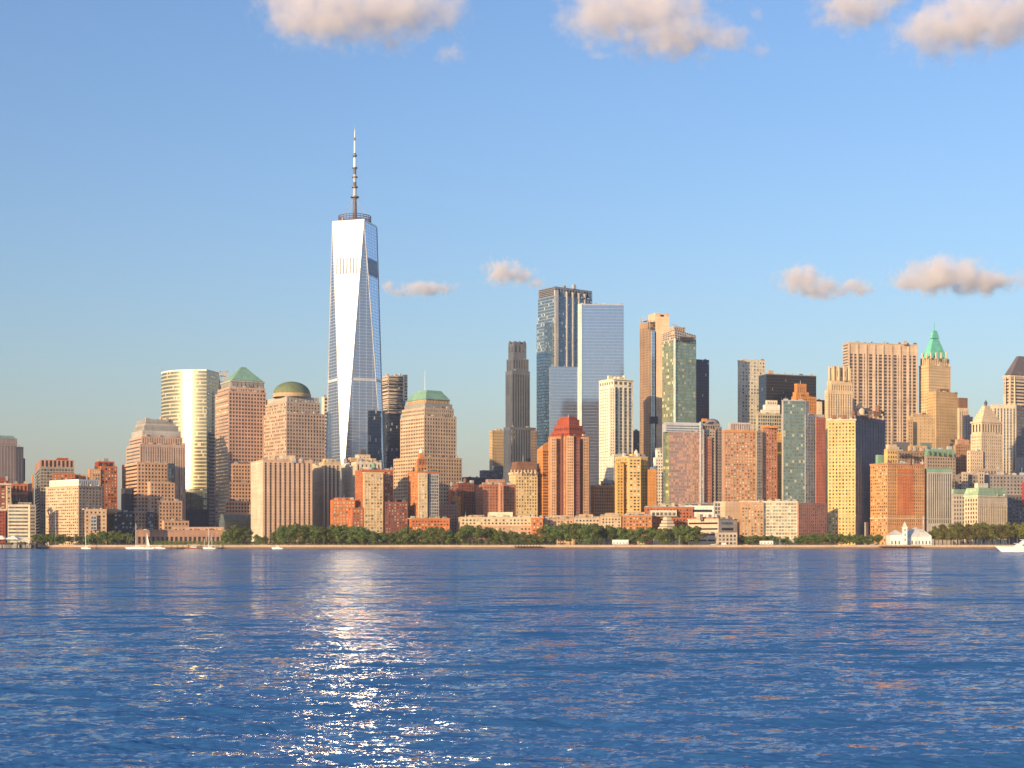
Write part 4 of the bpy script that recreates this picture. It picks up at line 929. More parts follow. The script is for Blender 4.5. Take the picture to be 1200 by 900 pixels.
b.blk('brick_end', 866.5, 868.5, 895, 588.5, None, 1499, wall((.5, .3, .17)), PLAIN, G(3.2, 3.25, .6, .55, (GL, GY, GM)), yaw=6); b.blk('shaded_end', 934.5, 936, 969, 589, None, 1507, wall((.33, .16, .13)), PLAIN, G(2.8, 3.25, .6, .55, (GB, GM, GD)), yaw=34); b.cor(866.5, 869, 934.5, 587.5, .9, .4); b.kit(880, 930, 587.5, n=4); b.done()  # darker brick of the far end has its shade painted in
GT = curtain((.34, .42, .36), (.22, .26, .22), 2.4, 3.4, .1, .26, rough=.15, metallic=.8, jit=.035, blind=.05, bcol=(.5, .5, .36), var=.6)
b = B('green_glass_tower', 'green-tinted glass apartment tower with a red brick edge strip beside the orange deco tower', 1544, 916, 918, 943, 469, LGREY, PLAIN, CUR(GT), yaw=12, cat='apartment tower')
b.blk('shaded_side', 943, 944, 956, 486, None, 1548, wall((.28, .3, .33)), PLAIN, G(2.4, 3.4, .7, .6, (GB, GD, GM)), yaw=36); b.blk('brick_edge', 955.5, 956.5, 967.5, 489, None, 1550, wall((.43, .15, .10)), PLAIN, G(3.2, 3.4, .35, .45, (GM, GD)), yaw=30); b.blk('upper_side', 943, 944, 948, 470, 486, 1549, wall((.25, .27, .3)), PLAIN, PLAIN, yaw=36); b.cor(916, 918, 943, 469, .8, .3, wm=STEEL); b.blk('roof_storey', 946, 948, 966, 485.5, 489, 1560, GREY); b.done()  # blue-grey wall tone paints shade on the side face
b = B('stone_slab', 'narrow orange-yellow slab strip squeezed beside the green-tinted glass tower', 1630, 909.5, 911, 918, 506, wall((.66, .38, .10)), PLAIN, G(3, 3.3, .4, .4, (GM,)), yaw=14, cat='apartment tower'); b.done()
OD = wall((.60, .25, .07))
b = B('deco_tower', 'bright orange brick deco tower with a small square lantern rising behind the green-tinted glass tower', 1655, 927.5, 933, 957, 464, OD, G(3, 3.5, .3, .4, (GD,)), G(3, 3.5, .4, .45, (GD, GM)), yaw=26, cat='office tower'); b.blk('lantern', 931, 934, 945, 450, 464, 1664, OD, STR(3, .3), STR(3, .35, mt=3)); b.cor(931, 934, 945, 450, 1.4, .2, 1664); b.mast(938, 450, 446, .4); b.blk('shoulder', 929, 933, 948, 459, 464, 1661, OD); b.done()
b = B('office_building', 'cream-boxed roof over grey-green glass floors beside the brick grid tower', 1690, 886, 888, 916, 484.5, wall((.40, .38, .3)), PLAIN, G(3, 4, .7, .6, (GM, GB, GD)), yaw=16); b.blk('penthouse', 894, 897, 914, 474, 484.5, 1700, WHITE, yaw=16); b.blk('penthouse', 897, 899, 911, 469, 474, 1706, PALE, PLAIN, G(3, 3, .4, .5), yaw=16); b.blk('shoulder', 891, 893, 914, 480, 484.5, 1696, PALE, yaw=16); b.done()

# --- financial district
b = B('patterned_tower', 'pale grey tower with a speckled window pattern next to the black slab', 1940, 864.5, 869, 897, 421.5, wall((.60, .56, .47)), G(3.4, 4.2, .4, .45, (GM, GD)), G(4.4, 4.4, .5, .5, (GD, GM, GL, GB, GL)), yaw=20, cat='skyscraper'); b.blk('crown', 864.5, 869, 897, 421, 430, 1938.5, wall((.62, .57, .47)), STR(3.4, .4, (GM,)), STR(3.4, .4, (GM,)), yaw=20, yb=None) if False else None; b.cor(864.5, 869, 897, 421.8, 1.6, .3); b.kit(870, 894, 421.5, n=2); b.done()
BK = curtain((.035, .03, .035), (.03, .028, .032), 1.6, 3.9, .25, .25, rough=.25, metallic=.5, jit=.01, blind=.02, bcol=(.3, .22, .14), var=.6)
b = B('black_slab_tower', 'wide black-brown slab office tower with a flat top', 1880, 889, 898, 956.5, 438, SLATE, CUR(curtain((.10, .16, .26), (.05, .07, .11), 1.6, 3.9, .15, .4, blind=.02)), CUR(BK), yaw=20, cat='skyscraper'); b.cor(889, 898, 956.5, 438, 1, .2, wm=GREY); b.blk('penthouse', 899, 901, 906.5, 434, 438, 1890, TAN); b.done()
b = B('dark_glass_tower', 'low dark block with a cream stair tower behind the orange deco tower', 1830, 955, 957, 969, 468.5, SLATE, PLAIN, CUR(BK), yaw=20, cat='office building'); b.blk('stair_tower', 956, 957.5, 963.5, 470.5, None, 1822, PALE, yaw=20); b.done()
DC = wall((.68, .51, .32))
b = B('deco_tower', 'cream stone deco tower with vertical ribs in front of the wide ribbed slab', 1815, 969, 974, 998.5, 446, DC, STR(3.4, .35), STR(3.4, .4), yaw=22, cat='office tower'); b.blk('upper_tier', 970.5, 975, 997.5, 430.5, 446, 1819, DC, STR(5, .3, mt=3), STR(5.6, .35, mt=3, mb=5), yaw=22); b.blk('shoulder', 966.5, 970, 999, 457, None, 1811, DC, STR(3.4, .35), STR(3.4, .4), yaw=22); b.blk('crown_tier', 973, 977, 994, 429.3, 430.5, 1824, DC)
for px in (972, 977, 983, 989, 995): b.blk('crown_pier', px - 1.1, px, px + 1.1, 429, 446, 1817.5, DC)
b.done()
RB = wall((.56, .42, .31))
b = B('ribbed_slab_tower', 'very wide tan office slab with close vertical ribs and a blank top band', 1990, 987.5, 994, 1075, 401, RB, BND(3.9, .45, (GM,)), S('strips', 7.4, 4, .66, .99, (glass((.07, .06, .065), .2, .3, mull=(40, 4.4, 0.0, .45, (.40, .31, .25))),), mt=14), yaw=14, cat='skyscraper')
C0, tL0, tR0, a0_, b0_ = b.plan(987.5, 994, 1075, 1990, 14)
for k in range(9):
    f = (k + .0) / 8; mb = MB(); mb.box((C0[0] - b.o.x + tR0[0] * (1 + (b0_ - 2) * f), C0[1] - b.o.y + tR0[1] * (1 + (b0_ - 2) * f), 0), 2.0, 2.6, b.z(403, 1990), RB, R(14)); mb.build('pier', b.root)
b.cor(987.5, 994, 1075, 401.3, 1, .5); b.kit(1000, 1070, 401, n=3); b.mast(1017, 401, 392, .4, 2010); b.mast(1021, 401, 396, .3, 2010); b.done()
WB = wall((.68, .47, .20))
b = B('gold_stone_tower', 'gold limestone office building whose other side is a tall wall toned navy as shade', 1552, 966.5, 970, 1002.5, 491.5, WB, PLAIN, G(3.2, 3.7, .46, .5, (GD, GM, GM), mt=3), yaw=-14, cat='office tower')
b.blk('shaded_wing', 1001, 1002.5, 1037.5, 486.5, None, 1553, wall((.20, .19, .22)), PLAIN, STR(7, .22, (GD,), mb=30), yaw=54); b.cor(966.5, 970, 1002.5, 492.3, 1.6, .9, wm=CREAM); b.cor(966.5, 970, 1002.5, 527, 1.0, .5, wm=CREAM, part='belt_course'); b.cor(966.5, 970, 1002.5, 604, 1.0, .5, wm=CREAM, part='belt_course')  # dark grey wing colour carries the shade of the sunless side
b.blk('roof_storey', 1005, 1010, 1036, 481, 486.5, 1566, BROWN, PLAIN, STR(3, .4), yaw=20); b.tank(1010, 486, 3, 5, wm=BEIGE); b.tank(1000, 487, 2, 4); b.tank(1029, 481, 2, 4); b.kit(972, 1034, 488, 1570, 8, BROWN); b.blk('arched_portal', 1013, 1014.5, 1020, 612, None, 1558, GREY, yaw=54); b.done()
OB = wall((.58, .30, .13))
b = B('orange_brick_building', 'orange brick office building with red middle bays behind the white pier house', 1536, 1020, 1040, 1083.5, 543, OB, G(3.1, 3.5, .62, .5, (GY, GL, GM, GD)), G(2.8, 3.5, .42, .55, (GD, GM), mb=20), yaw=24, cat='office building')
b.blk('red_bay', 1051.8, 1052, 1061, 549, 603, b.fD(1052) - .3, wall((.55, .17, .06)), PLAIN, STR(2.2, .42), yaw=24); b.blk('red_bay', 1061.8, 1062, 1071, 549, 603, b.fD(1062) - .3, wall((.55, .17, .06)), PLAIN, STR(2.4, .35), yaw=24)
b.cor(1020, 1040, 1083.5, 543, 1.6, .7, wm=SALMON); b.cor(1020, 1040, 1083.5, 556, 1.1, .4, wm=TAN, part='belt_course'); b.cor(1020, 1040, 1083.5, 607, 1.1, .4, wm=CREAM, part='belt_course'); b.blk('penthouse', 1036, 1040, 1052, 526, 543, 1550, GOLD, PLAIN, G(3, 4, .5, .5)); b.blk('penthouse', 1038, 1041, 1051, 520.5, 526, 1554, CREAM); b.blk('penthouse', 1026, 1029, 1036, 533, 543, 1556, COPPER); b.tank(1066, 543, 2, 4); b.kit(1040, 1082, 543, 1558, 7)
for px in (1039.5, 1052, 1070, 1081): b.mast(px, 543, 538, .5, 1548, CREAM, 'chimney')
b.done()
b = B('stone_slab', 'tan blank-sided block with a stepped roof below the copper-spired tower', 1770, 1063, 1066, 1096, 488, wall((.58, .40, .22)), PLAIN, G(6, 4, .14, .3, (GD,)), yaw=18); b.blk('upper_tier', 1067, 1070, 1092, 485.2, 488, 1776, TAN); b.blk('lower_wing', 1063, 1064, 1070, 492, None, 1762, TAN, PLAIN, G(3, 4, .4, .4), yaw=18); b.done()
CU = wall((.66, .48, .28))
b = B('copper_spire_tower', 'cream stone skyscraper with a bright green copper pyramid and spire', 2010, 1077, 1088, 1114, 428, CU, G(3.4, 3.9, .45, .5, (GD, GM)), G(3.4, 3.9, .45, .5, (GD, GM)), cat='skyscraper')
b.blk('upper_tier', 1078.5, 1088, 1112.5, 419, 428, 2014, CU, STR(4, .35), STR(4, .35)); b.frus('copper_pyramid', 1080, 1089, 1110.5, 419, 396, .68, BRIGHTCOPPER, 2018); b.frus('copper_pyramid', 1089, 1092.5, 1101, 396.2, 387, .5, BRIGHTCOPPER, 2028); b.mast(1094.5, 388, 377, 1.1, 2034, BRIGHTCOPPER, 'spire')
for px in (1081, 1086, 1091, 1097, 1103, 1109): b.blk('dormer', px - 1, px, px + 1, 415 - (px % 3), 420, 2012, CREAM)
b.cor(1077, 1088, 1114, 428, 1.6, .5); b.done()
b = B('stone_slab', 'plain tan brick tower standing in front of the copper-spired skyscraper', 1862, 1087, 1097, 1122, 459, wall((.54, .36, .18)), G(3, 3.8, .4, .4, (GD, GM)), G(3, 3.8, .4, .42, (GD, GM)), yaw=30, cat='office tower'); b.blk('penthouse', 1098, 1101, 1112, 455.5, 459, 1874, BROWN); b.cor(1087, 1097, 1122, 459, 1.4, .3); b.done()
b = B('stone_slab', 'cream office tower with a brown flat cap just south of the copper-spired skyscraper', 1960, 1121, 1124, 1135, 478, wall((.62, .48, .33)), PLAIN, STR(3.4, .35), yaw=22, cat='office tower'); b.blk('cap_storey', 1121, 1124, 1134, 466, 478, 1962, BROWN, PLAIN, PLAIN, yaw=22); b.blk('lower_wing', 1128, 1131, 1140, 488, None, 1955, wall((.35, .33, .33)), PLAIN, STR(3.4, .35), yaw=22); b.done()
CP = wall((.68, .52, .36))
b = B('stepped_pyramid_tower', 'cream stone tower with a stepped pyramid top and a dark lantern', 1660, 1138, 1150, 1173.5, 508, CP, STR(3.4, .4, mt=2), STR(3.2, .4, mt=2), yaw=30, cat='office tower')
b.blk('shaft', 1137.5, 1150, 1174, 508.2, None, 1657, CP, G(3, 3.7, .4, .5, (GD, GM)), G(3, 3.7, .4, .5, (GD, GM)), yaw=30); b.blk('colonnade', 1138.5, 1150.5, 1173, 494.5, 508, 1662, CP, STR(4, .45, (GD,), mt=2, mb=2), STR(4, .45, (GD,), mt=2, mb=2), yaw=30); b.cor(1138, 1150, 1173.5, 494, 1.8, .8, 1662)
for k in range(6):
    f = k / 6; b.blk('pyramid_tier', 1140 + 12.5 * f, 1151 + 3.5 * f, 1171.5 - 13 * f, 490.5 - 3 * k, 493.5 - 3 * k, 1664 + 2.2 * k, CP, yaw=30)
mb = MB(); x = PX(1155.2, 1684) - b.o.x; mb.lathe((x, 24, b.z(476, 1675) - .6), [(2.4, 0), (1.6, 1.2), (1.5, 4.2), (2.2, 5), (1.3, 6.4), (.2, 8.5)], SLATE, 10); mb.build('lantern', b.root)
b.blk('lower_wing', 1133, 1137, 1152, 528, None, 1648, CP, G(3, 3.7, .4, .5, (GD, GM)), G(3, 3.7, .4, .5, (GD, GM)), yaw=24); b.done()
b = B('striped_office_tower', 'boxy tower with white vertical stripes and a darker side at the south edge', 1765, 1160, 1164, 1191, 474.5, wall((.66, .56, .42)), PLAIN, STR(4.2, .5, (GSTRIP, GSTRIPB)), yaw=10, cat='skyscraper'); b.blk('shaded_side', 1190.5, 1191.5, 1216, 474.5, None, 1768, wall((.22, .2, .2)), PLAIN, G(3, 3.9, .6, .5, (GD, GB)), yaw=40); b.blk('lower_front', 1191, 1193, 1218, 536, None, 1750, wall((.3, .28, .27)), PLAIN, STR(4, .5, (GB,)), yaw=20); b.cor(1160, 1164, 1191, 474.5, 1, .3); b.done()  # side wall darkened in colour to paint its shade
b = B('slate_roof_tower', 'pale tower with a dark slate pyramid roof, cut by the south edge', 1910, 1176, 1184, 1222, 441, wall((.60, .46, .35)), BND(4.2, .5, (GD, GM)), BND(4.2, .45, (GD, GM)), yaw=26, cat='skyscraper'); b.cor(1176, 1184, 1222, 440.5, 3, 1.0); b.frus('slate_roof', 1177, 1185, 1222, 438.5, 416, .62, wall((.14, .12, .13), .6), 1914)
for px in (1178, 1183, 1189): b.mast(px, 474, 441, 1.3, 1912, CREAM, 'column')
b.done()
b = B('copper_roof_building', 'grey stone office block with a teal copper roof edge next to the orange brick building', 1558, 1083.5, 1087, 1116, 553, wall((.42, .39, .36)), PLAIN, STR(2.6, .42, (GD,), mt=1, mb=22), yaw=14, cat='office building'); b.blk('copper_edge', 1083, 1086.5, 1116.5, 549, 553, 1557.5, COPPER, yaw=14); b.cor(1083.5, 1087, 1116, 608, 1, .4, wm=LGREY, part='belt_course'); b.done()
b = B('mansard_building', 'dark building with a teal mansard roof and dormers behind the teal-edged office block', 1660, 1083, 1086, 1120, 534, wall((.34, .27, .22)), PLAIN, G(3.4, 3.8, .45, .5, (GD,)), yaw=16, cat='office building'); b.frus('mansard_roof', 1083, 1086, 1120, 534, 526, .14, COPPER, 1660, .4); b.kit(1090, 1116, 526, n=3)
for px in range(1089, 1119, 5): b.blk('dormer', px - 1, px, px + 1.2, 528.5, 533, 1658, DOMEGREEN)
b.done()
b = B('mansard_building', 'cream stone office building with a curved green mansard roof above the park trees', 1524, 1130, 1146, 1180.5, 580, wall((.64, .52, .38)), G(3.3, 4.4, .5, .62, (GD, GD, GM), mt=3), STR(2.7, .4, (GD,), mt=9, mb=3), yaw=32, cat='office building'); b.frus('mansard_roof', 1130, 1146, 1180.5, 580, 571.5, .13, wall((.30, .42, .27), .7), 1524, .5); b.cor(1130, 1146, 1180.5, 581, 1.5, .7, wm=PALE); b.cor(1130, 1146, 1180.5, 593, .9, .35, part='belt_course'); b.blk('penthouse', 1142, 1146, 1158, 566, 572, 1538, PALE)
for px in (1133, 1138, 1143): b.blk('dormer', px - .9, px, px + .9, 573.5, 578.5, 1526 + (1146 - px) * .8, PALE)
for px in (1150, 1156, 1162, 1168, 1174): b.blk('dormer', px - .9, px, px + .9, 573.5, 578.5, 1526 + (px - 1146) * .7, PALE)
b.blk('shaded_wing', 1115, 1117, 1131, 579, None, 1540, wall((.42, .38, .34)), PLAIN, G(3.3, 4.4, .45, .55, (GD,)), yaw=12); b.frus('wing_roof', 1115, 1117, 1131, 579, 573, .1, wall((.28, .4, .3), .7), 1540, .3); b.done()  # greyer copy of wall and roof colours paints the wing's shade
b = B('office_building', 'long grey-brown stone office block in shade with twin cupola bays at the south edge', 1620, 1119, 1123, 1220, 556, wall((.27, .24, .23)), PLAIN, G(4, 4, .45, .5, (GD, GB)), yaw=8)  # dark stone grey has the block's shadow painted in
b.blk('upper_tier', 1142, 1146, 1172, 549, 556, 1630, wall((.36, .28, .22)), PLAIN, G(3.4, 3.6, .45, .5, (GD,)), yaw=8)
for px in (1130, 1149):
    b.blk('cupola_bay', px - 3.4, px - 2, px + 4.5, 553, 575, 1612, wall((.5, .4, .3)), PLAIN, G(2.6, 4, .45, .6, (GD,)), yaw=8)
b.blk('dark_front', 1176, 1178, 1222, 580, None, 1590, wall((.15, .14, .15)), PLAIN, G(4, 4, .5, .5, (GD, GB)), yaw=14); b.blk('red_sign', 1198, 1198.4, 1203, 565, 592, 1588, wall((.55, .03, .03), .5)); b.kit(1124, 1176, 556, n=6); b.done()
b = B('brick_building', 'brown stepped block with a round red tank roof behind the teal mansard roof', 1700, 1117, 1120, 1140, 521, wall((.42, .24, .15)), PLAIN, G(3.2, 3.6, .45, .5, (GD, GM)), yaw=20, cat='office building'); mb = MB(); mb.lathe((PX(1127, 1716) - b.o.x, 16, b.z(517, 1716) - 4), [(4.5, 0), (4.5, 4), (3.6, 6.4), (1.5, 7.6), (.3, 8)], wall((.52, .14, .06)), 16); mb.build('tank_roof', b.root); b.blk('upper_tier', 1119, 1122, 1136, 515, 521, 1708, wall((.5, .3, .2))); b.done()
b = B('office_building', 'low brown rooftops with teal sheds between the navy shaded wall and the tan blank block', 1700, 1037, 1042, 1092, 528, wall((.34, .23, .15)), PLAIN, G(4, 4, .4, .5, (GD,)), yaw=16); b.blk('penthouse', 1047, 1050, 1066, 518, 528, 1712, DKGREY); b.blk('penthouse', 1064, 1067, 1086, 522, 528, 1708, TAN, PLAIN, STR(4, .4)); b.blk('penthouse', 1078, 1080, 1092, 519, 528, 1716, wall((.15, .22, .22))); b.kit(1040, 1090, 526, n=7); b.done()
b = B('stone_slab', 'navy gabled rooftop block in shade poking above the roofs of the gold limestone building', 1700, 1002, 1004, 1020, 478, NAVY, yaw=10, cat='office building'); b.frus('hip_roof', 1002, 1004, 1012, 478, 472, .8, SLATE, 1701); b.done()  # navy stands for shade on this block

# ------------------------------------------------------------------ white pier house with its clock tower
def pier_house():
    D = 1452.0
    root = empty('pier_house', (PX(1062, D), D + 6, GZ), 'white waterfront pier house with a pointed tower at the water edge', 'pier house')
    o = root.location
    sx = D / F
    RF = wall((.62, .60, .55), 0.6); zc = lambda py: PZ(py, D) - GZ
    def hall(name, xa, xb, y, dep, yt, yr, hip=True):
        xa, xb = PX(xa, D) - o.x, PX(xb, D) - o.x
        mb = MB(); ze, zr = zc(yt), zc(yr)
        ring = [(xa, y), (xb, y), (xb, y + dep), (xa, y + dep)]
        mb.prism(ring, 0, ze, WHITEPAINT); mb.build(name, root)
        mb = MB(); e = .6; m = y + dep / 2; h = dep / 2 if hip else 0
        A = [(xa - e, y - e, ze), (xb + e, y - e, ze), (xb + e, y + dep + e, ze), (xa - e, y + dep + e, ze)]
        p, q = (xa + min(h, (xb - xa) * .45), m, zr), (xb - min(h, (xb - xa) * .45), m, zr)
        mb.face([A[0], A[1], q, p], RF); mb.face([A[2], A[3], p, q], RF); mb.face([A[1], A[2], q], RF); mb.face([A[3], A[0], p], RF); mb.face(list(reversed(A)), RF)
        mb.build('roof', root)
        k = max(2, int((xb - xa) / 3.4))
        for i in range(k):
            x = xa + (xb - xa) * (i + .5) / k
            mb = MB(); mb.box((x, y - .02, 1.0), 1.3, .12, min(3.4, ze - 1.8), GM); mb.build('window', root)
    hall('front_hall', 1045, 1062, 0, 16, 627, 621)
    hall('long_hall', 1062, 1095, 4, 14, 628.5, 620)
    hall('rear_hall', 1076, 1090, 19, 12, 622, 617.5)
    tx = PX(1061.5, D) - o.x; ty = -1.8
    mb = MB(); mb.box((tx, ty, 0), 4.2, 3.4, zc(618.5), WHITEPAINT); mb.build('tower', root)
    mb = MB(); mb.box((tx, ty, zc(618.5)), 4.9, 4.1, .7, WHITEPAINT); mb.build('tower_cornice', root)
    mb = MB(); z = zc(618.5) + .7; mb.prism([(tx - 2, ty - 1.7), (tx + 2, ty - 1.7), (tx + 2, ty + 1.7), (tx - 2, ty + 1.7)], z, zc(611), RF, [(tx - .15, ty - .15), (tx + .15, ty - .15), (tx + .15, ty + .15), (tx - .15, ty + .15)]); mb.build('tower_roof', root)
    mb = MB(); mb.tube((tx, ty - 1.73, zc(621)), (tx, ty - 1.8, zc(621)), 1.0, 1.0, GREY, 16); mb.build('clock_face', root)
    for z in (4.0, 9.0):
        mb = MB(); mb.box((tx, ty - 1.72, z), 1.0, .1, 2.6, GM); mb.build('tower_window', root)
    mb = MB(); mb.box((PX(1092, D) - o.x, 24, 0), 1.2, 1.2, zc(604), STEEL); mb.build('chimney', root)
pier_house()

# ------------------------------------------------------------------ ferry landing canopies at the north end
def canopies():
    D = 1436.0
    WOOD = wall((.045, .045, .055)); TENT = wall((.82, .79, .70), .7, .05)
    for px, lab in ((1.5, 'white peaked canopy roof of the ferry landing cut by the north edge of the frame'), (15.8, 'white peaked canopy roof in the middle of the three at the ferry landing'), (31.5, 'smallest white peaked canopy roof of the ferry landing nearest the park trees')):
        root = empty('ferry_canopy', (PX(px, D), D, 0.9), lab, 'canopy', 'canopies of the ferry landing')
        w = 6.6 if px < 30 else 5.2; zb, zt = (8.4, 12.0) if px < 30 else (7.4, 9.2)
        mb = MB(); mb.prism([(-w, -w), (w, -w), (w, w), (-w, w)], zb, zb + .5, TENT); mb.prism([(-w * .9, -w * .9), (w * .9, -w * .9), (w * .9, w * .9), (-w * .9, w * .9)], zb + .5, zt, TENT, [(-.5, -.5), (.5, -.5), (.5, .5), (-.5, .5)]); mb.build('canopy_roof', root)
        for sx in (-1, 1):
            for sy in (-1, 1):
                mb = MB(); mb.tube((sx * w * .8, sy * w * .8, 0), (sx * w * .8, sy * w * .8, zb), .25, .25, WOOD, 6); mb.build('post', root)
        mb = MB(); mb.box((0, 2, 0), w * 1.8, w, 3.2, GREY); mb.build('kiosk', root)
    root = empty('ferry_dock', (PX(20, D), D, 0), 'dark floating ferry dock under the white canopies at the north end', 'dock')
    mb = MB(); mb.box((0, 0, -.3), PX(43, D) - PX(-8, D), 17, 1.2, WOOD); mb.build('deck', root)
    for px in (-4, 6, 13, 24, 33, 40):
        mb = MB(); mb.tube((PX(px, D) - root.location.x, -8.8, -2), (PX(px, D) - root.location.x, -8.8, 5.5), .35, .35, WOOD, 7); mb.build('pile', root)
    for px, hh in ((9, 5.2), (24, 5.8), (37, 4.6)):
        mb = MB(); mb.box((PX(px, D) - root.location.x, 4, .9), 6.5, 5, hh, wall((.06, .065, .08))); mb.build('shed', root)
canopies()

# ------------------------------------------------------------------ trees
def leafmat(name, c1, c2):
    m, nt, b = nt_new(name)
    geo = N(nt, 'ShaderNodeNewGeometry')
    oi = N(nt, 'ShaderNodeObjectInfo')
    r = N(nt, 'ShaderNodeValToRGB')
    r.color_ramp.elements[0].color = (*c1, 1); r.color_ramp.elements[1].color = (*c2, 1)
    LK(nt, geo.outputs['Random Per Island'], r.inputs[0])
    hv = N(nt, 'ShaderNodeHueSaturation')
    LK(nt, math_(nt, 'MULTIPLY_ADD', oi.outputs['Random'], .05, .475), hv.inputs['Hue'])
    LK(nt, math_(nt, 'MULTIPLY_ADD', oi.outputs['Random'], .65, .85), hv.inputs['Value'])
    LK(nt, r.outputs[0], hv.inputs['Color'])
    LK(nt, hv.outputs[0], b.inputs['Base Color'])
    tr = N(nt, 'ShaderNodeBsdfTranslucent'); LK(nt, hv.outputs[0], tr.inputs['Color'])
    ms = N(nt, 'ShaderNodeMixShader'); ms.inputs[0].default_value = .38
    LK(nt, b.outputs[0], ms.inputs[1]); LK(nt, tr.outputs[0], ms.inputs[2])
    LK(nt, ms.outputs[0], [n for n in nt.nodes if n.type == 'OUTPUT_MATERIAL'][0].inputs['Surface'])
    b.inputs['Roughness'].default_value = .6; b.inputs['Specular IOR Level'].default_value = .25
    return m
LEAF = leafmat('dark_foliage', (.085, .13, .03), (.21, .25, .07))
LEAF2 = leafmat('yellow_foliage', (.09, .095, .02), (.22, .20, .05))
BARK = wall((.16, .11, .07))

def tree_meshes(seed, leaf, stem_h):
    """a unit-ish tree about 15 m tall: crown of leaf clumps, trunk with limbs"""
    rd = random.Random(seed)
    lobes = []
    for i in range(13):
        a = rd.uniform(0, 6.28); r = rd.uniform(0.3, 4.3); h = rd.uniform(stem_h + 2.0, 12.4)
        k = 1 - ((h - 7.2) / 8.5) ** 2
        lobes.append((Vector((math.cos(a) * r * k, math.sin(a) * r * k, h)), rd.uniform(1.5, 2.7)))
    lobes.append((Vector((rd.uniform(-1, 1), 0, 13.2)), 1.6))
    mb = MB()
    for c, rad in lobes:
        for _ in range(int(80 * rad)):
            d = Vector((rd.gauss(0, 1), rd.gauss(0, 1), rd.gauss(0, 1))).normalized()
            p = c + Vector((d.x * rad, d.y * rad, d.z * rad * .82)) * rd.uniform(.55, 1.12)
            n = (d + Vector((rd.uniform(-.8, .8), rd.uniform(-.8, .8), rd.uniform(-.5, .9)))).normalized()
            t = n.orthogonal().normalized(); t = (Matrix.Rotation(rd.uniform(0, 6.28), 3, n) @ t); u = n.cross(t)
            s = rd.uniform(.28, .58)
            mb.face([tuple(p - t * s), tuple(p - u * s * .6), tuple(p + t * s), tuple(p + u * s * .6)], leaf)
    crown = mb.mesh('crown')
    mb = MB()
    mb.tube((0, 0, -.3), (.15, .1, stem_h + 2), .34, .24, BARK, 7); mb.tube((.15, .1, stem_h + 2), (0, 0, 11), .24, .08, BARK, 6)
    for c, rad in lobes[:6]:
        mb.tube((.1, .1, stem_h + 1 + rd.random() * 1.5), tuple(c), .14, .05, BARK, 5)
    return crown, mb.mesh('trunk')
TREES = [tree_meshes(s, LEAF, 1.6) for s in range(6)]
TREES_Y = [tree_meshes(40 + s, LEAF2, 4.2) for s in range(4)]
ORD = ['first', 'second', 'third', 'fourth', 'fifth', 'sixth', 'seventh', 'eighth', 'ninth', 'tenth', 'eleventh', 'twelfth', 'thirteenth', 'fourteenth', 'fifteenth', 'sixteenth', 'seventeenth', 'eighteenth']
trng = random.Random(11)
def tree_row(where, group, items, D, kinds=TREES, kind='dark green tree', wide=1.2):
    """items: (px, top py); labels count along the row from its north end"""
    for i, (px, py) in enumerate(items):
        d = D + trng.uniform(-3, 3)
        H = (PZ(py, d) - GZ)
        cr, tk = kinds[trng.randrange(len(kinds))]
        root = empty('tree', (PX(px, d), d, GZ), f'{kind}, {ORD[i]} from north in row {where}', 'tree', group)
        s = H / 13.4
        root.scale = (s * wide * trng.uniform(.92, 1.12),) * 2 + (s,)
        root.rotation_euler.z = trng.uniform(0, 6.28)
        for nm, me in (('crown', cr), ('trunk', tk)):
            o = bpy.data.objects.new(nm, me); COL.objects.link(o); o.parent = root
def spread(x0, x1, n, tops):
    r = []
    for i in range(n):
        f = i / max(1, n - 1)
        k = f * (len(tops) - 1); a = int(min(k, len(tops) - 2)) if len(tops) > 1 else 0
        t = tops[a] + (tops[min(a + 1, len(tops) - 1)] - tops[a]) * (k - a)
        r.append((x0 + (x1 - x0) * f + trng.uniform(-1.5, 1.5), t + trng.uniform(-1.2, 1.2)))
    return r
g = 'trees along the waterfront'
tree_row('below the beige office block', g, spread(42, 102, 10, (627, 626, 628, 628)), 1470, wide=1.4)
tree_row('before the navy drum pavilion', g, spread(110, 154, 8, (625, 623, 627)), 1472, wide=1.2)
tree_row('before the glass barrel vault', g, spread(262, 300, 6, (624, 616, 626)), 1466, wide=1.1)
tree_row('at the foot of the tan striped slab', g, spread(303, 330, 4, (630, 628, 620)), 1464, wide=1.1)
tree_row('under the slim cream striped slab', g, spread(332, 368, 7, (617, 615, 617)), 1464)
tree_row('before the lower red brick terrace', g, spread(372, 424, 9, (619, 617, 618)), 1466)
tree_row('before the cream-bayed brick block', g, spread(426, 476, 9, (620, 626, 625, 619)), 1466)
tree_row('below the slender brick tower', g, spread(480, 526, 8, (626, 620, 618, 622)), 1465)
tree_row('before the long cream terrace', g, spread(530, 580, 9, (628, 617, 618, 622)), 1466)
tree_row('at the south end of the cream terrace', g, spread(584, 634, 8, (622, 625, 628)), 1465)
tree_row('below the wedge and red-crowned towers', g, spread(638, 696, 11, (617, 615, 616)), 1464, kind='bushy green tree')
tree_row('behind the white trailers', g, spread(699, 732, 6, (617, 618, 621)), 1476, kind='bushy green tree')
tree_row('before the orange brick terrace', g, spread(738, 774, 4, (621, 619, 621)), 1464, kind='round green tree', wide=1.3)
tree_row('before the pyramid-roofed museum', g, spread(780, 816, 5, (620, 617, 619)), 1464, kind='round green tree', wide=1.2)
tree_row('below the glass and brick block', g, spread(868, 932, 8, (628, 628, 630)), 1492, kind='low dark tree', wide=1.6)
tree_row('before the gold limestone building', g, spread(938, 1028, 12, (627, 626, 628)), 1490, kind='low dark tree', wide=1.6)
g = 'yellowish park trees beside the pier house'
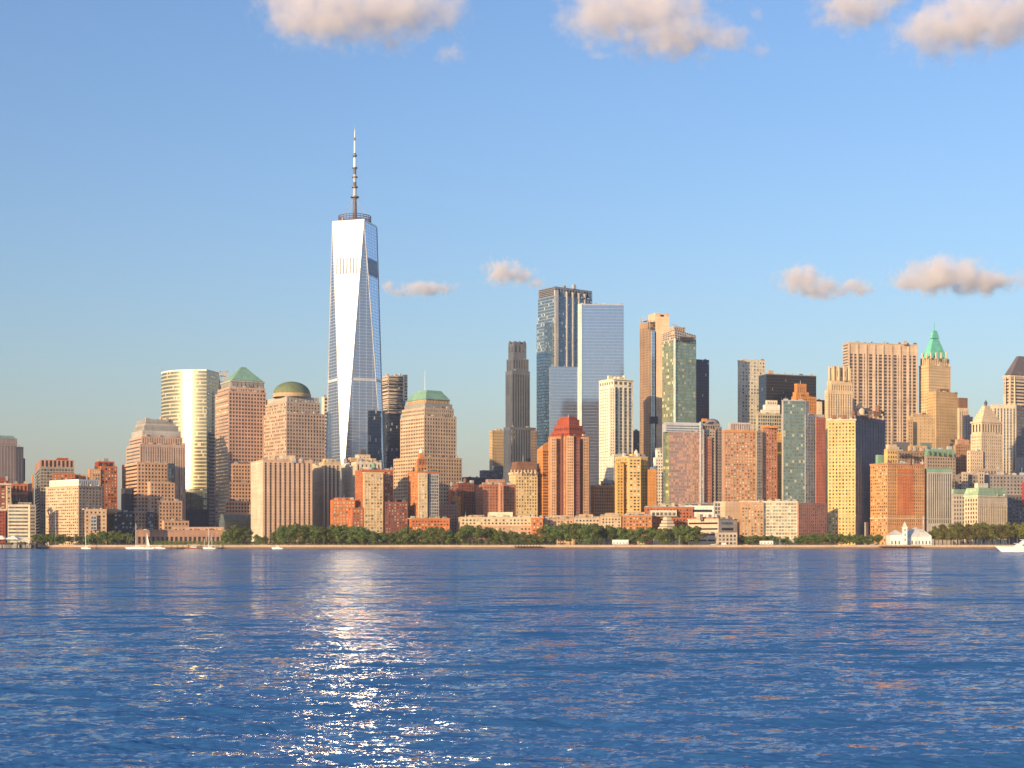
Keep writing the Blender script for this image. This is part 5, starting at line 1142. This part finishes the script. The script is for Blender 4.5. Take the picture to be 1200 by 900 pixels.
tree_row('nearest the water beside the pier house', g, spread(1100, 1208, 14, (622, 620, 617, 616)), 1466, TREES_Y, 'yellow-green park tree', 1.15)
tree_row('under the curved mansard roof', g, spread(1094, 1210, 13, (618, 614, 615, 612)), 1484, TREES_Y, 'yellow-green park tree', 1.1)
mb = MB(); hb = random.Random(3)
for i in range(2600):
    x = PX(hb.uniform(262, 640), 1478); y = 1478 + hb.uniform(-5, 9); z = GZ + hb.uniform(0, 3.4)
    n = Vector((hb.uniform(-1, 1), -1.0, hb.uniform(-.3, 1))).normalized(); t = n.orthogonal().normalized(); u = n.cross(t); s = hb.uniform(.4, .9); p = Vector((x, y, z))
    mb.face([tuple(p - t * s), tuple(p - u * s), tuple(p + t * s), tuple(p + u * s)], LEAF)
o = mb.build('shrubbery'); props(o, 'dense green shrubs under the waterfront trees along the promenade', 'shrubs', None, 'stuff')

# ------------------------------------------------------------------ boats
def hull(mb, L, W, H, mat, flare=.25):
    """bow towards -x, waterline at z 0"""
    st = [(-L * .5, .02), (-L * .38, .42), (-L * .2, .86), (0, 1.0), (L * .3, 1.0), (L * .5, .86)]
    top = [(x - (L * .06 if i == 0 else 0), w * W / 2, H * (1.25 - .25 * min(1, i / 3))) for i, (x, w) in enumerate(st)]
    bot = [(x + (L * .05 if i == 0 else 0), w * W / 2 * (1 - flare), -.5) for i, (x, w) in enumerate(st)]
    n = len(st)
    for s in (1, -1):
        for i in range(n - 1):
            q = [(bot[i][0], s * bot[i][1], bot[i][2]), (bot[i + 1][0], s * bot[i + 1][1], bot[i + 1][2]), (top[i + 1][0], s * top[i + 1][1], top[i + 1][2]), (top[i][0], s * top[i][1], top[i][2])]
            mb.face(q if s < 0 else q[::-1], mat)
    for i in range(n - 1):
        mb.face([(top[i][0], -top[i][1], top[i][2]), (top[i + 1][0], -top[i + 1][1], top[i + 1][2]), (top[i + 1][0], top[i + 1][1], top[i + 1][2]), (top[i][0], top[i][1], top[i][2])], mat)
    mb.face([(bot[-1][0], -bot[-1][1], bot[-1][2]), (bot[-1][0], bot[-1][1], bot[-1][2]), (top[-1][0], top[-1][1], top[-1][2]), (top[-1][0], -top[-1][1], top[-1][2])], mat)

D = 985.0
yr = empty('motor_yacht', (PX(1167, D) + 24, D, 0), 'large white motor yacht entering at the south edge of the water', 'yacht')
mb = MB(); hull(mb, 44, 8.5, 3.0, WHITEPAINT); mb.build('hull', yr)
for nm, xa, xb, w, z0, h in (('main_deck', -9, 20, 7.2, 3.0, 2.4), ('upper_deck', -5, 16, 6.4, 5.7, 2.2), ('bridge_deck', -1.5, 9, 5.0, 8.2, 1.9)):
    mb = MB(); A = [(xa - 3, -w / 2 * .7), (xa, -w / 2), (xb, -w / 2), (xb, w / 2), (xa, w / 2), (xa - 3, w / 2 * .7)]
    T = [(p[0] + (2.4 if p[0] < xa + .1 else 0), p[1] * .94) for p in A]
    mb.prism(A, z0, z0 + h, WHITEPAINT, T); dk = mb.build(nm, yr)
    mb = MB(); mb.box(((xa + xb) / 2 - .2, 0, z0 + h), xb - xa + 3.2, w + .5, .28, WHITEPAINT); mb.build('deck_roof', yr)
    mb = MB(); mb.box(((xa + xb) / 2, 0, z0 + h * .42), (xb - xa) * .9, w + .06, h * .34, GD); mb.build('window_band', dk)
mb = MB(); mb.tube((3, 0, 10.3), (4.2, 0, 14), .3, .12, WHITEPAINT, 6); mb.build('radar_mast', yr)
mb = MB(); mb.lathe((3.4, 0, 12), [(.2, 0), (1.0, .3), (1.0, .7), (.2, .9)], WHITEPAINT, 10); mb.build('radar_dome', yr)
mb = MB()
for i in range(14): mb.tube((-22 + i * 1.0, -1.4 - i * .19, 3.3), (-22 + i * 1.0, -1.4 - i * .19, 4.4), .05, .05, STEEL, 4)
mb.build('bow_rail', yr)

SAIL = wall((.85, .80, .70), .8, .04); HULLW = WHITEPAINT
def sailboat(px, py, D, L, Hm, label, sail=None, cat=False, wm=HULLW):
    r = empty('sailing_boat', (PX(px, D), D, 0), label, 'sailing boat', 'sailing boats by the marina')
    if cat:
        for s in (-1, 1):
            mb = MB(); hull(mb, L, 1.8, 1.3, wm, .1)
            mb.v = [(x, y + s * L * .2, z) for x, y, z in mb.v]; mb.build('hull', r)
        mb = MB(); mb.box((L * .05, 0, 1.3), L * .7, L * .5, .5, wm); mb.build('bridge_deck', r)
    else:
        mb = MB(); hull(mb, L, L * .27, 1.2, wm); mb.build('hull', r)
    mb = MB(); mb.prism([(-L * .16, -L * .09), (L * .2, -L * .1), (L * .2, L * .1), (-L * .16, L * .09)], 1.2, 2.4, wm, [(-L * .1, -L * .07), (L * .18, -L * .08), (L * .18, L * .08), (-L * .1, L * .07)]); c = mb.build('cabin', r)
    mb = MB(); mb.box((L * .04, 0, 1.6), L * .26, L * .2 - .1, .4, GD); mb.build('cabin_window', c)
    mb = MB(); mb.tube((-L * .05, 0, 1.2), (-L * .05, 0, Hm), .32, .2, wm, 6); mb.build('mast', r)
    mb = MB(); mb.tube((-L * .05, 0, 3.2), (L * .42, 0, 3.2), .2, .15, wm, 6); mb.build('boom', r)
    for p in ((-L * .5, 0, 1.4), (L * .48, 0, 1.3)):
        mb = MB(); mb.tube((-L * .05, 0, Hm - .5), p, .05, .05, STEEL, 4); mb.build('stay', r)
    if sail:
        mb = MB(); n = 6; h0, h1 = 3.5, Hm * sail
        for i in range(n):
            f, q = i / n, (i + 1) / n
            P = lambda t, w: (-L * .05 + w * L * .2 * (1 - t), -.5 * math.sin(math.pi * t) * w, h0 + (h1 - h0) * t)
            mb.face([P(f, 0), P(f, 1), P(q, 1), P(q, 0)], SAIL)
            mb.face([tuple(Vector(P(q, 0)) + Vector((0, .06, 0))), tuple(Vector(P(q, 1)) + Vector((0, .06, 0))), tuple(Vector(P(f, 1)) + Vector((0, .06, 0))), tuple(Vector(P(f, 0)) + Vector((0, .06, 0)))], SAIL)
        mb.build('sail', r)
    return r
sailboat(160.5, 643, 1425, 19, 24.5, 'white catamaran with the tall bare mast before the stepped pink tower', cat=True)
sailboat(173, 643, 1412, 13, 15.5, 'white boat with a small pale sail hoisted beside the catamaran', sail=.97)
sailboat(101, 642, 1440, 9, 17, 'small boat with a lone white mast moored before the beige office block')
sailboat(245.5, 642, 1436, 12, 19.5, 'moored boat with the tallest mast near the marina arcade', wm=WHITEPAINT)
sailboat(249, 642, 1440, 10, 15, 'moored boat with a short pale mast at the south end of the marina', wm=PALE)
sailboat(240, 642, 1441, 9, 10, 'lowest-masted little boat moored at the marina arcade', wm=PALE)
for px, D, L, lab, nm in ((325, 1400, 10, 'small white motorboat running along the seawall before the tan striped slab', 'motorboat'), (186, 1438, 13, 'white cabin cruiser moored just south of the boat with the sail', 'motorboat'), (227, 1440, 16, 'long low tour boat with posts moored before the pink arcade', 'tour_boat')):
    r = empty(nm, (PX(px, D), D, 0), lab, 'boat')
    mb = MB(); hull(mb, L, L * .3, 1.3, WHITEPAINT if L < 15 else DKBRICK); mb.build('hull', r)
    mb = MB(); mb.prism([(-L * .2, -L * .1), (L * .2, -L * .1), (L * .2, L * .1), (-L * .2, L * .1)], 1.3, 3.0, WHITEPAINT, [(-L * .1, -L * .08), (L * .18, -L * .09), (L * .18, L * .09), (-L * .1, L * .08)]); c = mb.build('cabin', r)
    mb = MB(); mb.box((L * .03, 0, 1.9), L * .3, L * .2 - .1, .6, GD); mb.build('cabin_window', c)
    if L > 15:
        mb = MB(); mb.box((0, 0, 4.4), L * .8, L * .24, .2, PALE); mb.build('awning', r)
        for x in (-.36, -.12, .12, .36):
            mb = MB(); mb.tube((x * L, -L * .1, 1.3), (x * L, -L * .1, 4.4), .1, .1, PALE, 5); mb.build('post', r)
r = empty('marina_pier', (PX(228, 1444), 1444, 0), 'dark timber marina pier between the moored boats and the seawall', 'pier')
mb = MB(); mb.box((0, 0, 1.0), PX(256, 1444) - PX(200, 1444), 3.2, .5, wall((.12, .07, .05))); mb.build('deck', r)
for i in range(9):
    mb = MB(); mb.tube((-22 + i * 5.5, -1.4, -2), (-22 + i * 5.5, -1.4, 3.4), .28, .28, wall((.12, .07, .05)), 6); mb.build('pile', r)

for xa, xb, lab in ((602, 634, 'low timber pier on thin posts along the wall south of the cream terrace trees'), (1030, 1079, 'timber pier platform at the water edge before the white pier house')):
    r = empty('timber_pier', (PX((xa + xb) / 2, 1446), 1446, 0), lab, 'pier'); w = PX(xb, 1446) - PX(xa, 1446)
    mb = MB(); mb.box((0, 0, 2.2), w, 5, .5, wall((.22, .14, .09))); mb.build('deck', r)
    for i in range(9):
        mb = MB(); mb.tube((-w / 2 + w * (i + .5) / 9, -2.6, -2), (-w / 2 + w * (i + .5) / 9, -2.6, 3.9), .26, .26, wall((.14, .09, .06)), 6); mb.build('pile', r)
mb = MB(); hb = random.Random(8)
for i in range(1500):
    p = Vector((PX(hb.uniform(172, 262), 1535), 1535 + hb.uniform(-3, 3), GZ + hb.uniform(0, 4.2)))
    n = Vector((hb.uniform(-1, 1), -1.0, hb.uniform(-.3, 1))).normalized(); t = n.orthogonal().normalized(); u = n.cross(t); q = hb.uniform(.35, .7)
    mb.face([tuple(p - t * q), tuple(p - u * q), tuple(p + t * q), tuple(p + u * q)], LEAF)
o = mb.build('hedge'); props(o, 'clipped green hedge in front of the pink granite arcade', 'hedge')

# ------------------------------------------------------------------ vehicles, stalls and masts on the quay
def trailer(px, D, L, lab, wm, h=3.4):
    r = empty('trailer', (PX(px, D), D, GZ + .06), lab, 'trailer')
    mb = MB(); mb.box((0, 0, .7), L, 2.5, h - .7, wm); b_ = mb.build('body', r)
    mb = MB(); mb.box((0, 0, h), L + .2, 2.7, .12, wm); mb.build('roof', r)
    k = max(2, int(L / 3))
    for i in range(k):
        mb = MB(); mb.box((-L / 2 + L * (i + .5) / k, -1.26, 1.7), 1.2, .08, .9, GD); mb.build('window', b_)
    for x in (-.3, .3):
        mb = MB(); mb.tube((x * L, -1.2, .45), (x * L, -.9, .45), .45, .45, SLATE, 12); mb.build('wheel', r)
        mb = MB(); mb.tube((x * L, 1.2, .45), (x * L, .9, .45), .45, .45, SLATE, 12); mb.build('wheel', r)
trailer(727, 1459, 16, 'long white trailer parked on the quay under the bushy trees', WHITEPAINT, 5.2)
trailer(751, 1459, 7, 'small tan trailer parked on the quay under the round trees', TAN, 3.8)
trailer(898, 1466, 13, 'white trailer parked at the edge of the lawn below the glass and brick block', WHITEPAINT, 4.2)
def car(px, D, lab, wm, van=False):
    r = empty('parked_van' if van else 'parked_car', (PX(px, D), D, GZ + .07), lab, 'van' if van else 'car', None if van else 'cars parked on the quay')
    L, H = (5.2, 2.3) if van else (4.5, 1.45)
    mb = MB(); mb.prism([(-L / 2, -.9), (L / 2, -.9), (L / 2, .9), (-L / 2, .9)], .35, .95, wm, [(-L / 2 + .1, -.85), (L / 2 - .1, -.85), (L / 2 - .1, .85), (-L / 2 + .1, .85)]); mb.build('body', r)
    mb = MB(); a = (-L * .4, L * .47) if van else (-L * .22, L * .34)
    mb.prism([(a[0], -.84), (a[1], -.84), (a[1], .84), (a[0], .84)], .95, H, wm if van else GD, [(a[0] + .55, -.7), (a[1] - .3, -.7), (a[1] - .3, .7), (a[0] + .55, .7)]); mb.build('cabin', r)
    for x in (-.3, .3):
        for y in (-.85, .85):
            mb = MB(); mb.tube((x * L, y - .1, .33), (x * L, y + .1, .33), .33, .33, SLATE, 12); mb.build('wheel', r)
car(835, 1458, 'white car parked on the quay before the museum wing entrance', WHITEPAINT)
car(843, 1460, 'dark car parked beside the white van at the museum wing', SLATE)
car(848, 1457, 'white van parked on the quay south of the museum wing', WHITEPAINT, True)
car(874, 1460, 'orange car parked on the quay at the north end of the lawn', ORANGE)
car(739, 1460, 'dark red car parked between the two trailers on the quay', DARKRED)
car(1022, 1466, 'silver car parked between the lawn and the pier house', STEEL)
car(1026.5, 1468, 'black car parked right beside the pier house', SLATE)
for px, py0, lab in ((87, 622, 'bare grey flagpole among the trees below the beige office block'), (796, 628, 'white pole on the quay before the pyramid-roofed museum'), (1073, 605, 'tall thin flagpole standing behind the pier house'), (914, 628, 'thin pole on the lawn below the shaded brick end wall')):
    D = 1458; r = empty('flagpole', (PX(px, D), D, GZ + .06), lab, 'flagpole')
    h = PZ(py0, D) - GZ; mb = MB(); mb.tube((0, 0, 0), (0, 0, h), .22, .12, STEEL, 6); mb.build('pole', r)
    mb = MB(); mb.lathe((0, 0, h), [(.1, 0), (.3, .2), (.1, .5)], STEEL, 8); mb.build('finial', r)
LN = 0
places = ['before the beige office block', 'before the drum pavilion', 'by the marina', 'by the glass barrel vault', 'before the tan striped slab', 'before the slim striped slab', 'before the brick terrace', 'before the cream-bayed brick block', 'before the slender brick tower', 'at the north end of the cream terrace', 'at the middle of the cream terrace', 'at the south end of the cream terrace', 'below the red-crowned tower', 'below the beige gridded block', 'before the orange brick terrace', 'before the pyramid-roofed museum', 'before the museum wing', 'at the north end of the lawn', 'before the shaded brick end wall', 'before the gold limestone building', 'just north of the pier house', 'just south of the pier house', 'under the yellowish park trees', 'where the yacht enters']
lamp = None
for k, pl in enumerate(places):
    px = 60 + k * (1165 - 60) / (len(places) - 1)
    r = empty('street_lamp', (PX(px, 1453.6), 1453.6, GZ + .06), f'thin dark lamp post on the promenade {pl}', 'street lamp', 'lamp posts along the promenade')
    if lamp is None:
        mb = MB(); mb.tube((0, 0, 0), (0, 0, 4.6), .11, .08, SLATE, 6); p_ = mb.build('post', r)
        mb = MB(); mb.lathe((0, 0, 4.6), [(.1, 0), (.32, .15), (.36, .5), (.1, .8)], PALE, 10); s_ = mb.build('lamp_head', r)
        lamp = (p_, s_)
    else:
        for q in lamp:
            c = q.copy(); COL.objects.link(c); c.parent = r
mb = MB()
for i in range(800):
    x = -620 + i * 1.6; mb.box((x, SHORE + .8, GZ + .35), .1, .1, 1.05, SLATE)
mb.box((20, SHORE + .8, GZ + 1.4), 1284, .12, .1, SLATE); mb.box((20, SHORE + .8, GZ + .85), 1284, .08, .06, SLATE)
o = mb.build('railing'); props(o, 'long dark railing along the top of the tan seawall', 'railing')

# ------------------------------------------------------------------ clouds (volumes far beyond the haze) and the air itself
import bmesh
def cloud(label, D, lobes, dens=0.02, amp=1.0, thick=1.0):
    """lobes: px, py, half width px, half height px, weight"""
    k = D / F
    cs = []
    for i, (px, py, rx, ry, w) in enumerate(lobes):
        rx, ry = rx * 1.22, ry * 1.2
        cs.append((Vector((PX(px, D), D + ((i * 37) % 11 - 5) * 10, PZ(py, D))), Vector((rx * k, (rx + ry) * .5 * k * thick, ry * k)), w))
    o0 = cs[0][0].copy()
    bm = bmesh.new()
    for c, r, w in cs:
        for i in range(7):
            for j in range(14):
                el, az = -math.pi / 2 + math.pi * i / 6, 2 * math.pi * j / 14
                v = Vector((math.cos(el) * math.cos(az), math.cos(el) * math.sin(az), math.sin(el))) * 1.75
                bm.verts.new(Vector((v.x * r.x, v.y * r.y, v.z * r.z)) + c - o0)
    bmesh.ops.remove_doubles(bm, verts=bm.verts, dist=.5)
    res = bmesh.ops.convex_hull(bm, input=bm.verts)
    bmesh.ops.delete(bm, geom=[v for v in bm.verts if not v.link_faces], context='VERTS')
    bmesh.ops.recalc_face_normals(bm, faces=bm.faces)
    me = bpy.data.meshes.new('cloud'); bm.to_mesh(me); bm.free()
    m = bpy.data.materials.new('cloud_vapour'); m.use_nodes = True; nt = m.node_tree; nt.nodes.clear()
    out = N(nt, 'ShaderNodeOutputMaterial'); pv = N(nt, 'ShaderNodeVolumePrincipled')
    pv.inputs['Color'].default_value = (.98, .962, .985, 1); pv.inputs['Anisotropy'].default_value = 0.0
    geo = N(nt, 'ShaderNodeNewGeometry')
    acc = None
    for c, r, w in cs:
        sb = N(nt, 'ShaderNodeVectorMath', operation='SUBTRACT'); sb.inputs[1].default_value = c; LK(nt, geo.outputs['Position'], sb.inputs[0])
        dv = N(nt, 'ShaderNodeVectorMath', operation='DIVIDE'); dv.inputs[1].default_value = r; LK(nt, sb.outputs[0], dv.inputs[0])
        ln = N(nt, 'ShaderNodeVectorMath', operation='LENGTH'); LK(nt, dv.outputs[0], ln.inputs[0])
        f = math_(nt, 'MULTIPLY_ADD', ln.outputs['Value'], -1.0, w)
        acc = f if acc is None else math_(nt, 'SMOOTH_MAX', acc, f, .25)
    sz = sum(r.x for c, r, w in cs) / len(cs)
    no = N(nt, 'ShaderNodeTexNoise'); no.inputs['Scale'].default_value = 2.1 / sz; no.inputs['Detail'].default_value = 6; no.inputs['Roughness'].default_value = .64
    LK(nt, geo.outputs['Position'], no.inputs['Vector'])
    nn = math_(nt, 'MULTIPLY_ADD', no.outputs[0], amp * 3.1, -amp * 1.48)
    d = math_(nt, 'ADD', acc, nn)
    d = math_(nt, 'MULTIPLY', d, 1.25, clamp=True)
    d = math_(nt, 'POWER', d, 1.4)
    LK(nt, math_(nt, 'MULTIPLY', d, dens), pv.inputs['Density'])
    LK(nt, pv.outputs[0], out.inputs['Volume'])
    me.materials.append(m)
    o = bpy.data.objects.new('cloud', me); COL.objects.link(o); o.location = o0
    props(o, label, 'cloud', 'evening clouds')
cloud('large peach and grey cloud at the top of the sky over the dome tower', 15500, ((395, 16, 62, 30, 1), (338, 4, 34, 16, 1), (360, 22, 40, 22, 1), (455, 14, 56, 32, 1), (515, 14, 40, 22, .8), (528, 62, 34, 12, .62)), .0048)
cloud('cloud with a bright bulge and a grey underside over the mirror glass tower', 15500, ((712, 18, 48, 28, 1), (760, 10, 60, 28, 1), (790, 40, 62, 24, .9), (848, 46, 36, 16, .8), (886, 14, 10, 8, .8), (892, 56, 16, 9, .8), (700, 67, 14, 6, .8)), .0048)
cloud('small rounded cloud at the top edge above the cream deco tower', 18500, ((1000, 12, 40, 20, 1), (1034, 0, 24, 12, 1)), .0048)
cloud('bulging peach cloud in the top corner of the sky above the copper spire', 15500, ((1100, 38, 46, 26, 1), (1150, 22, 56, 32, 1), (1195, 20, 40, 26, 1), (1118, 8, 26, 18, .9)), .0048)
cloud('little puffy peach cloud beside the louvred top of the finned tower', 26000, ((589, 320, 19, 13, 1), (611, 323, 15, 9, 1), (628, 331, 16, 8, .7)), .0066)
cloud('low streak of peach cloud right behind the supertower', 26000, ((497, 339, 30, 7, 1), (455, 336, 10, 6, .9), (470, 342, 20, 5, .7)), .0066)
cloud('small broken cloud floating above the black slab tower', 26000, ((937, 328, 24, 14, 1), (960, 338, 28, 10, 1), (1000, 336, 20, 10, .95), (1018, 340, 12, 6, .8)), .0066)
cloud('lens-shaped peach cloud with a grey base above the copper spire tower', 26000, ((1105, 324, 44, 17, 1), (1080, 328, 30, 11, 1), (1148, 331, 42, 12, 1), (1176, 334, 18, 6, .8)), .0066)
hz = MB(); hz.box((0, 0, -1.4), 25400, 25400, 580, None)
hm = bpy.data.materials.new('haze'); hm.use_nodes = True; hm.node_tree.nodes.clear()
h_o = hm.node_tree.nodes.new('ShaderNodeOutputMaterial'); h_v = hm.node_tree.nodes.new('ShaderNodeVolumePrincipled')
h_v.inputs['Color'].default_value = (.80, .88, 1.0, 1); h_v.inputs['Density'].default_value = 3.5e-5; h_v.inputs['Anisotropy'].default_value = 0.0
hm.node_tree.links.new(h_v.outputs[0], h_o.inputs['Volume'])
hz.mats = [hm]; ho = hz.build('haze'); ho['kind'] = 'stuff'
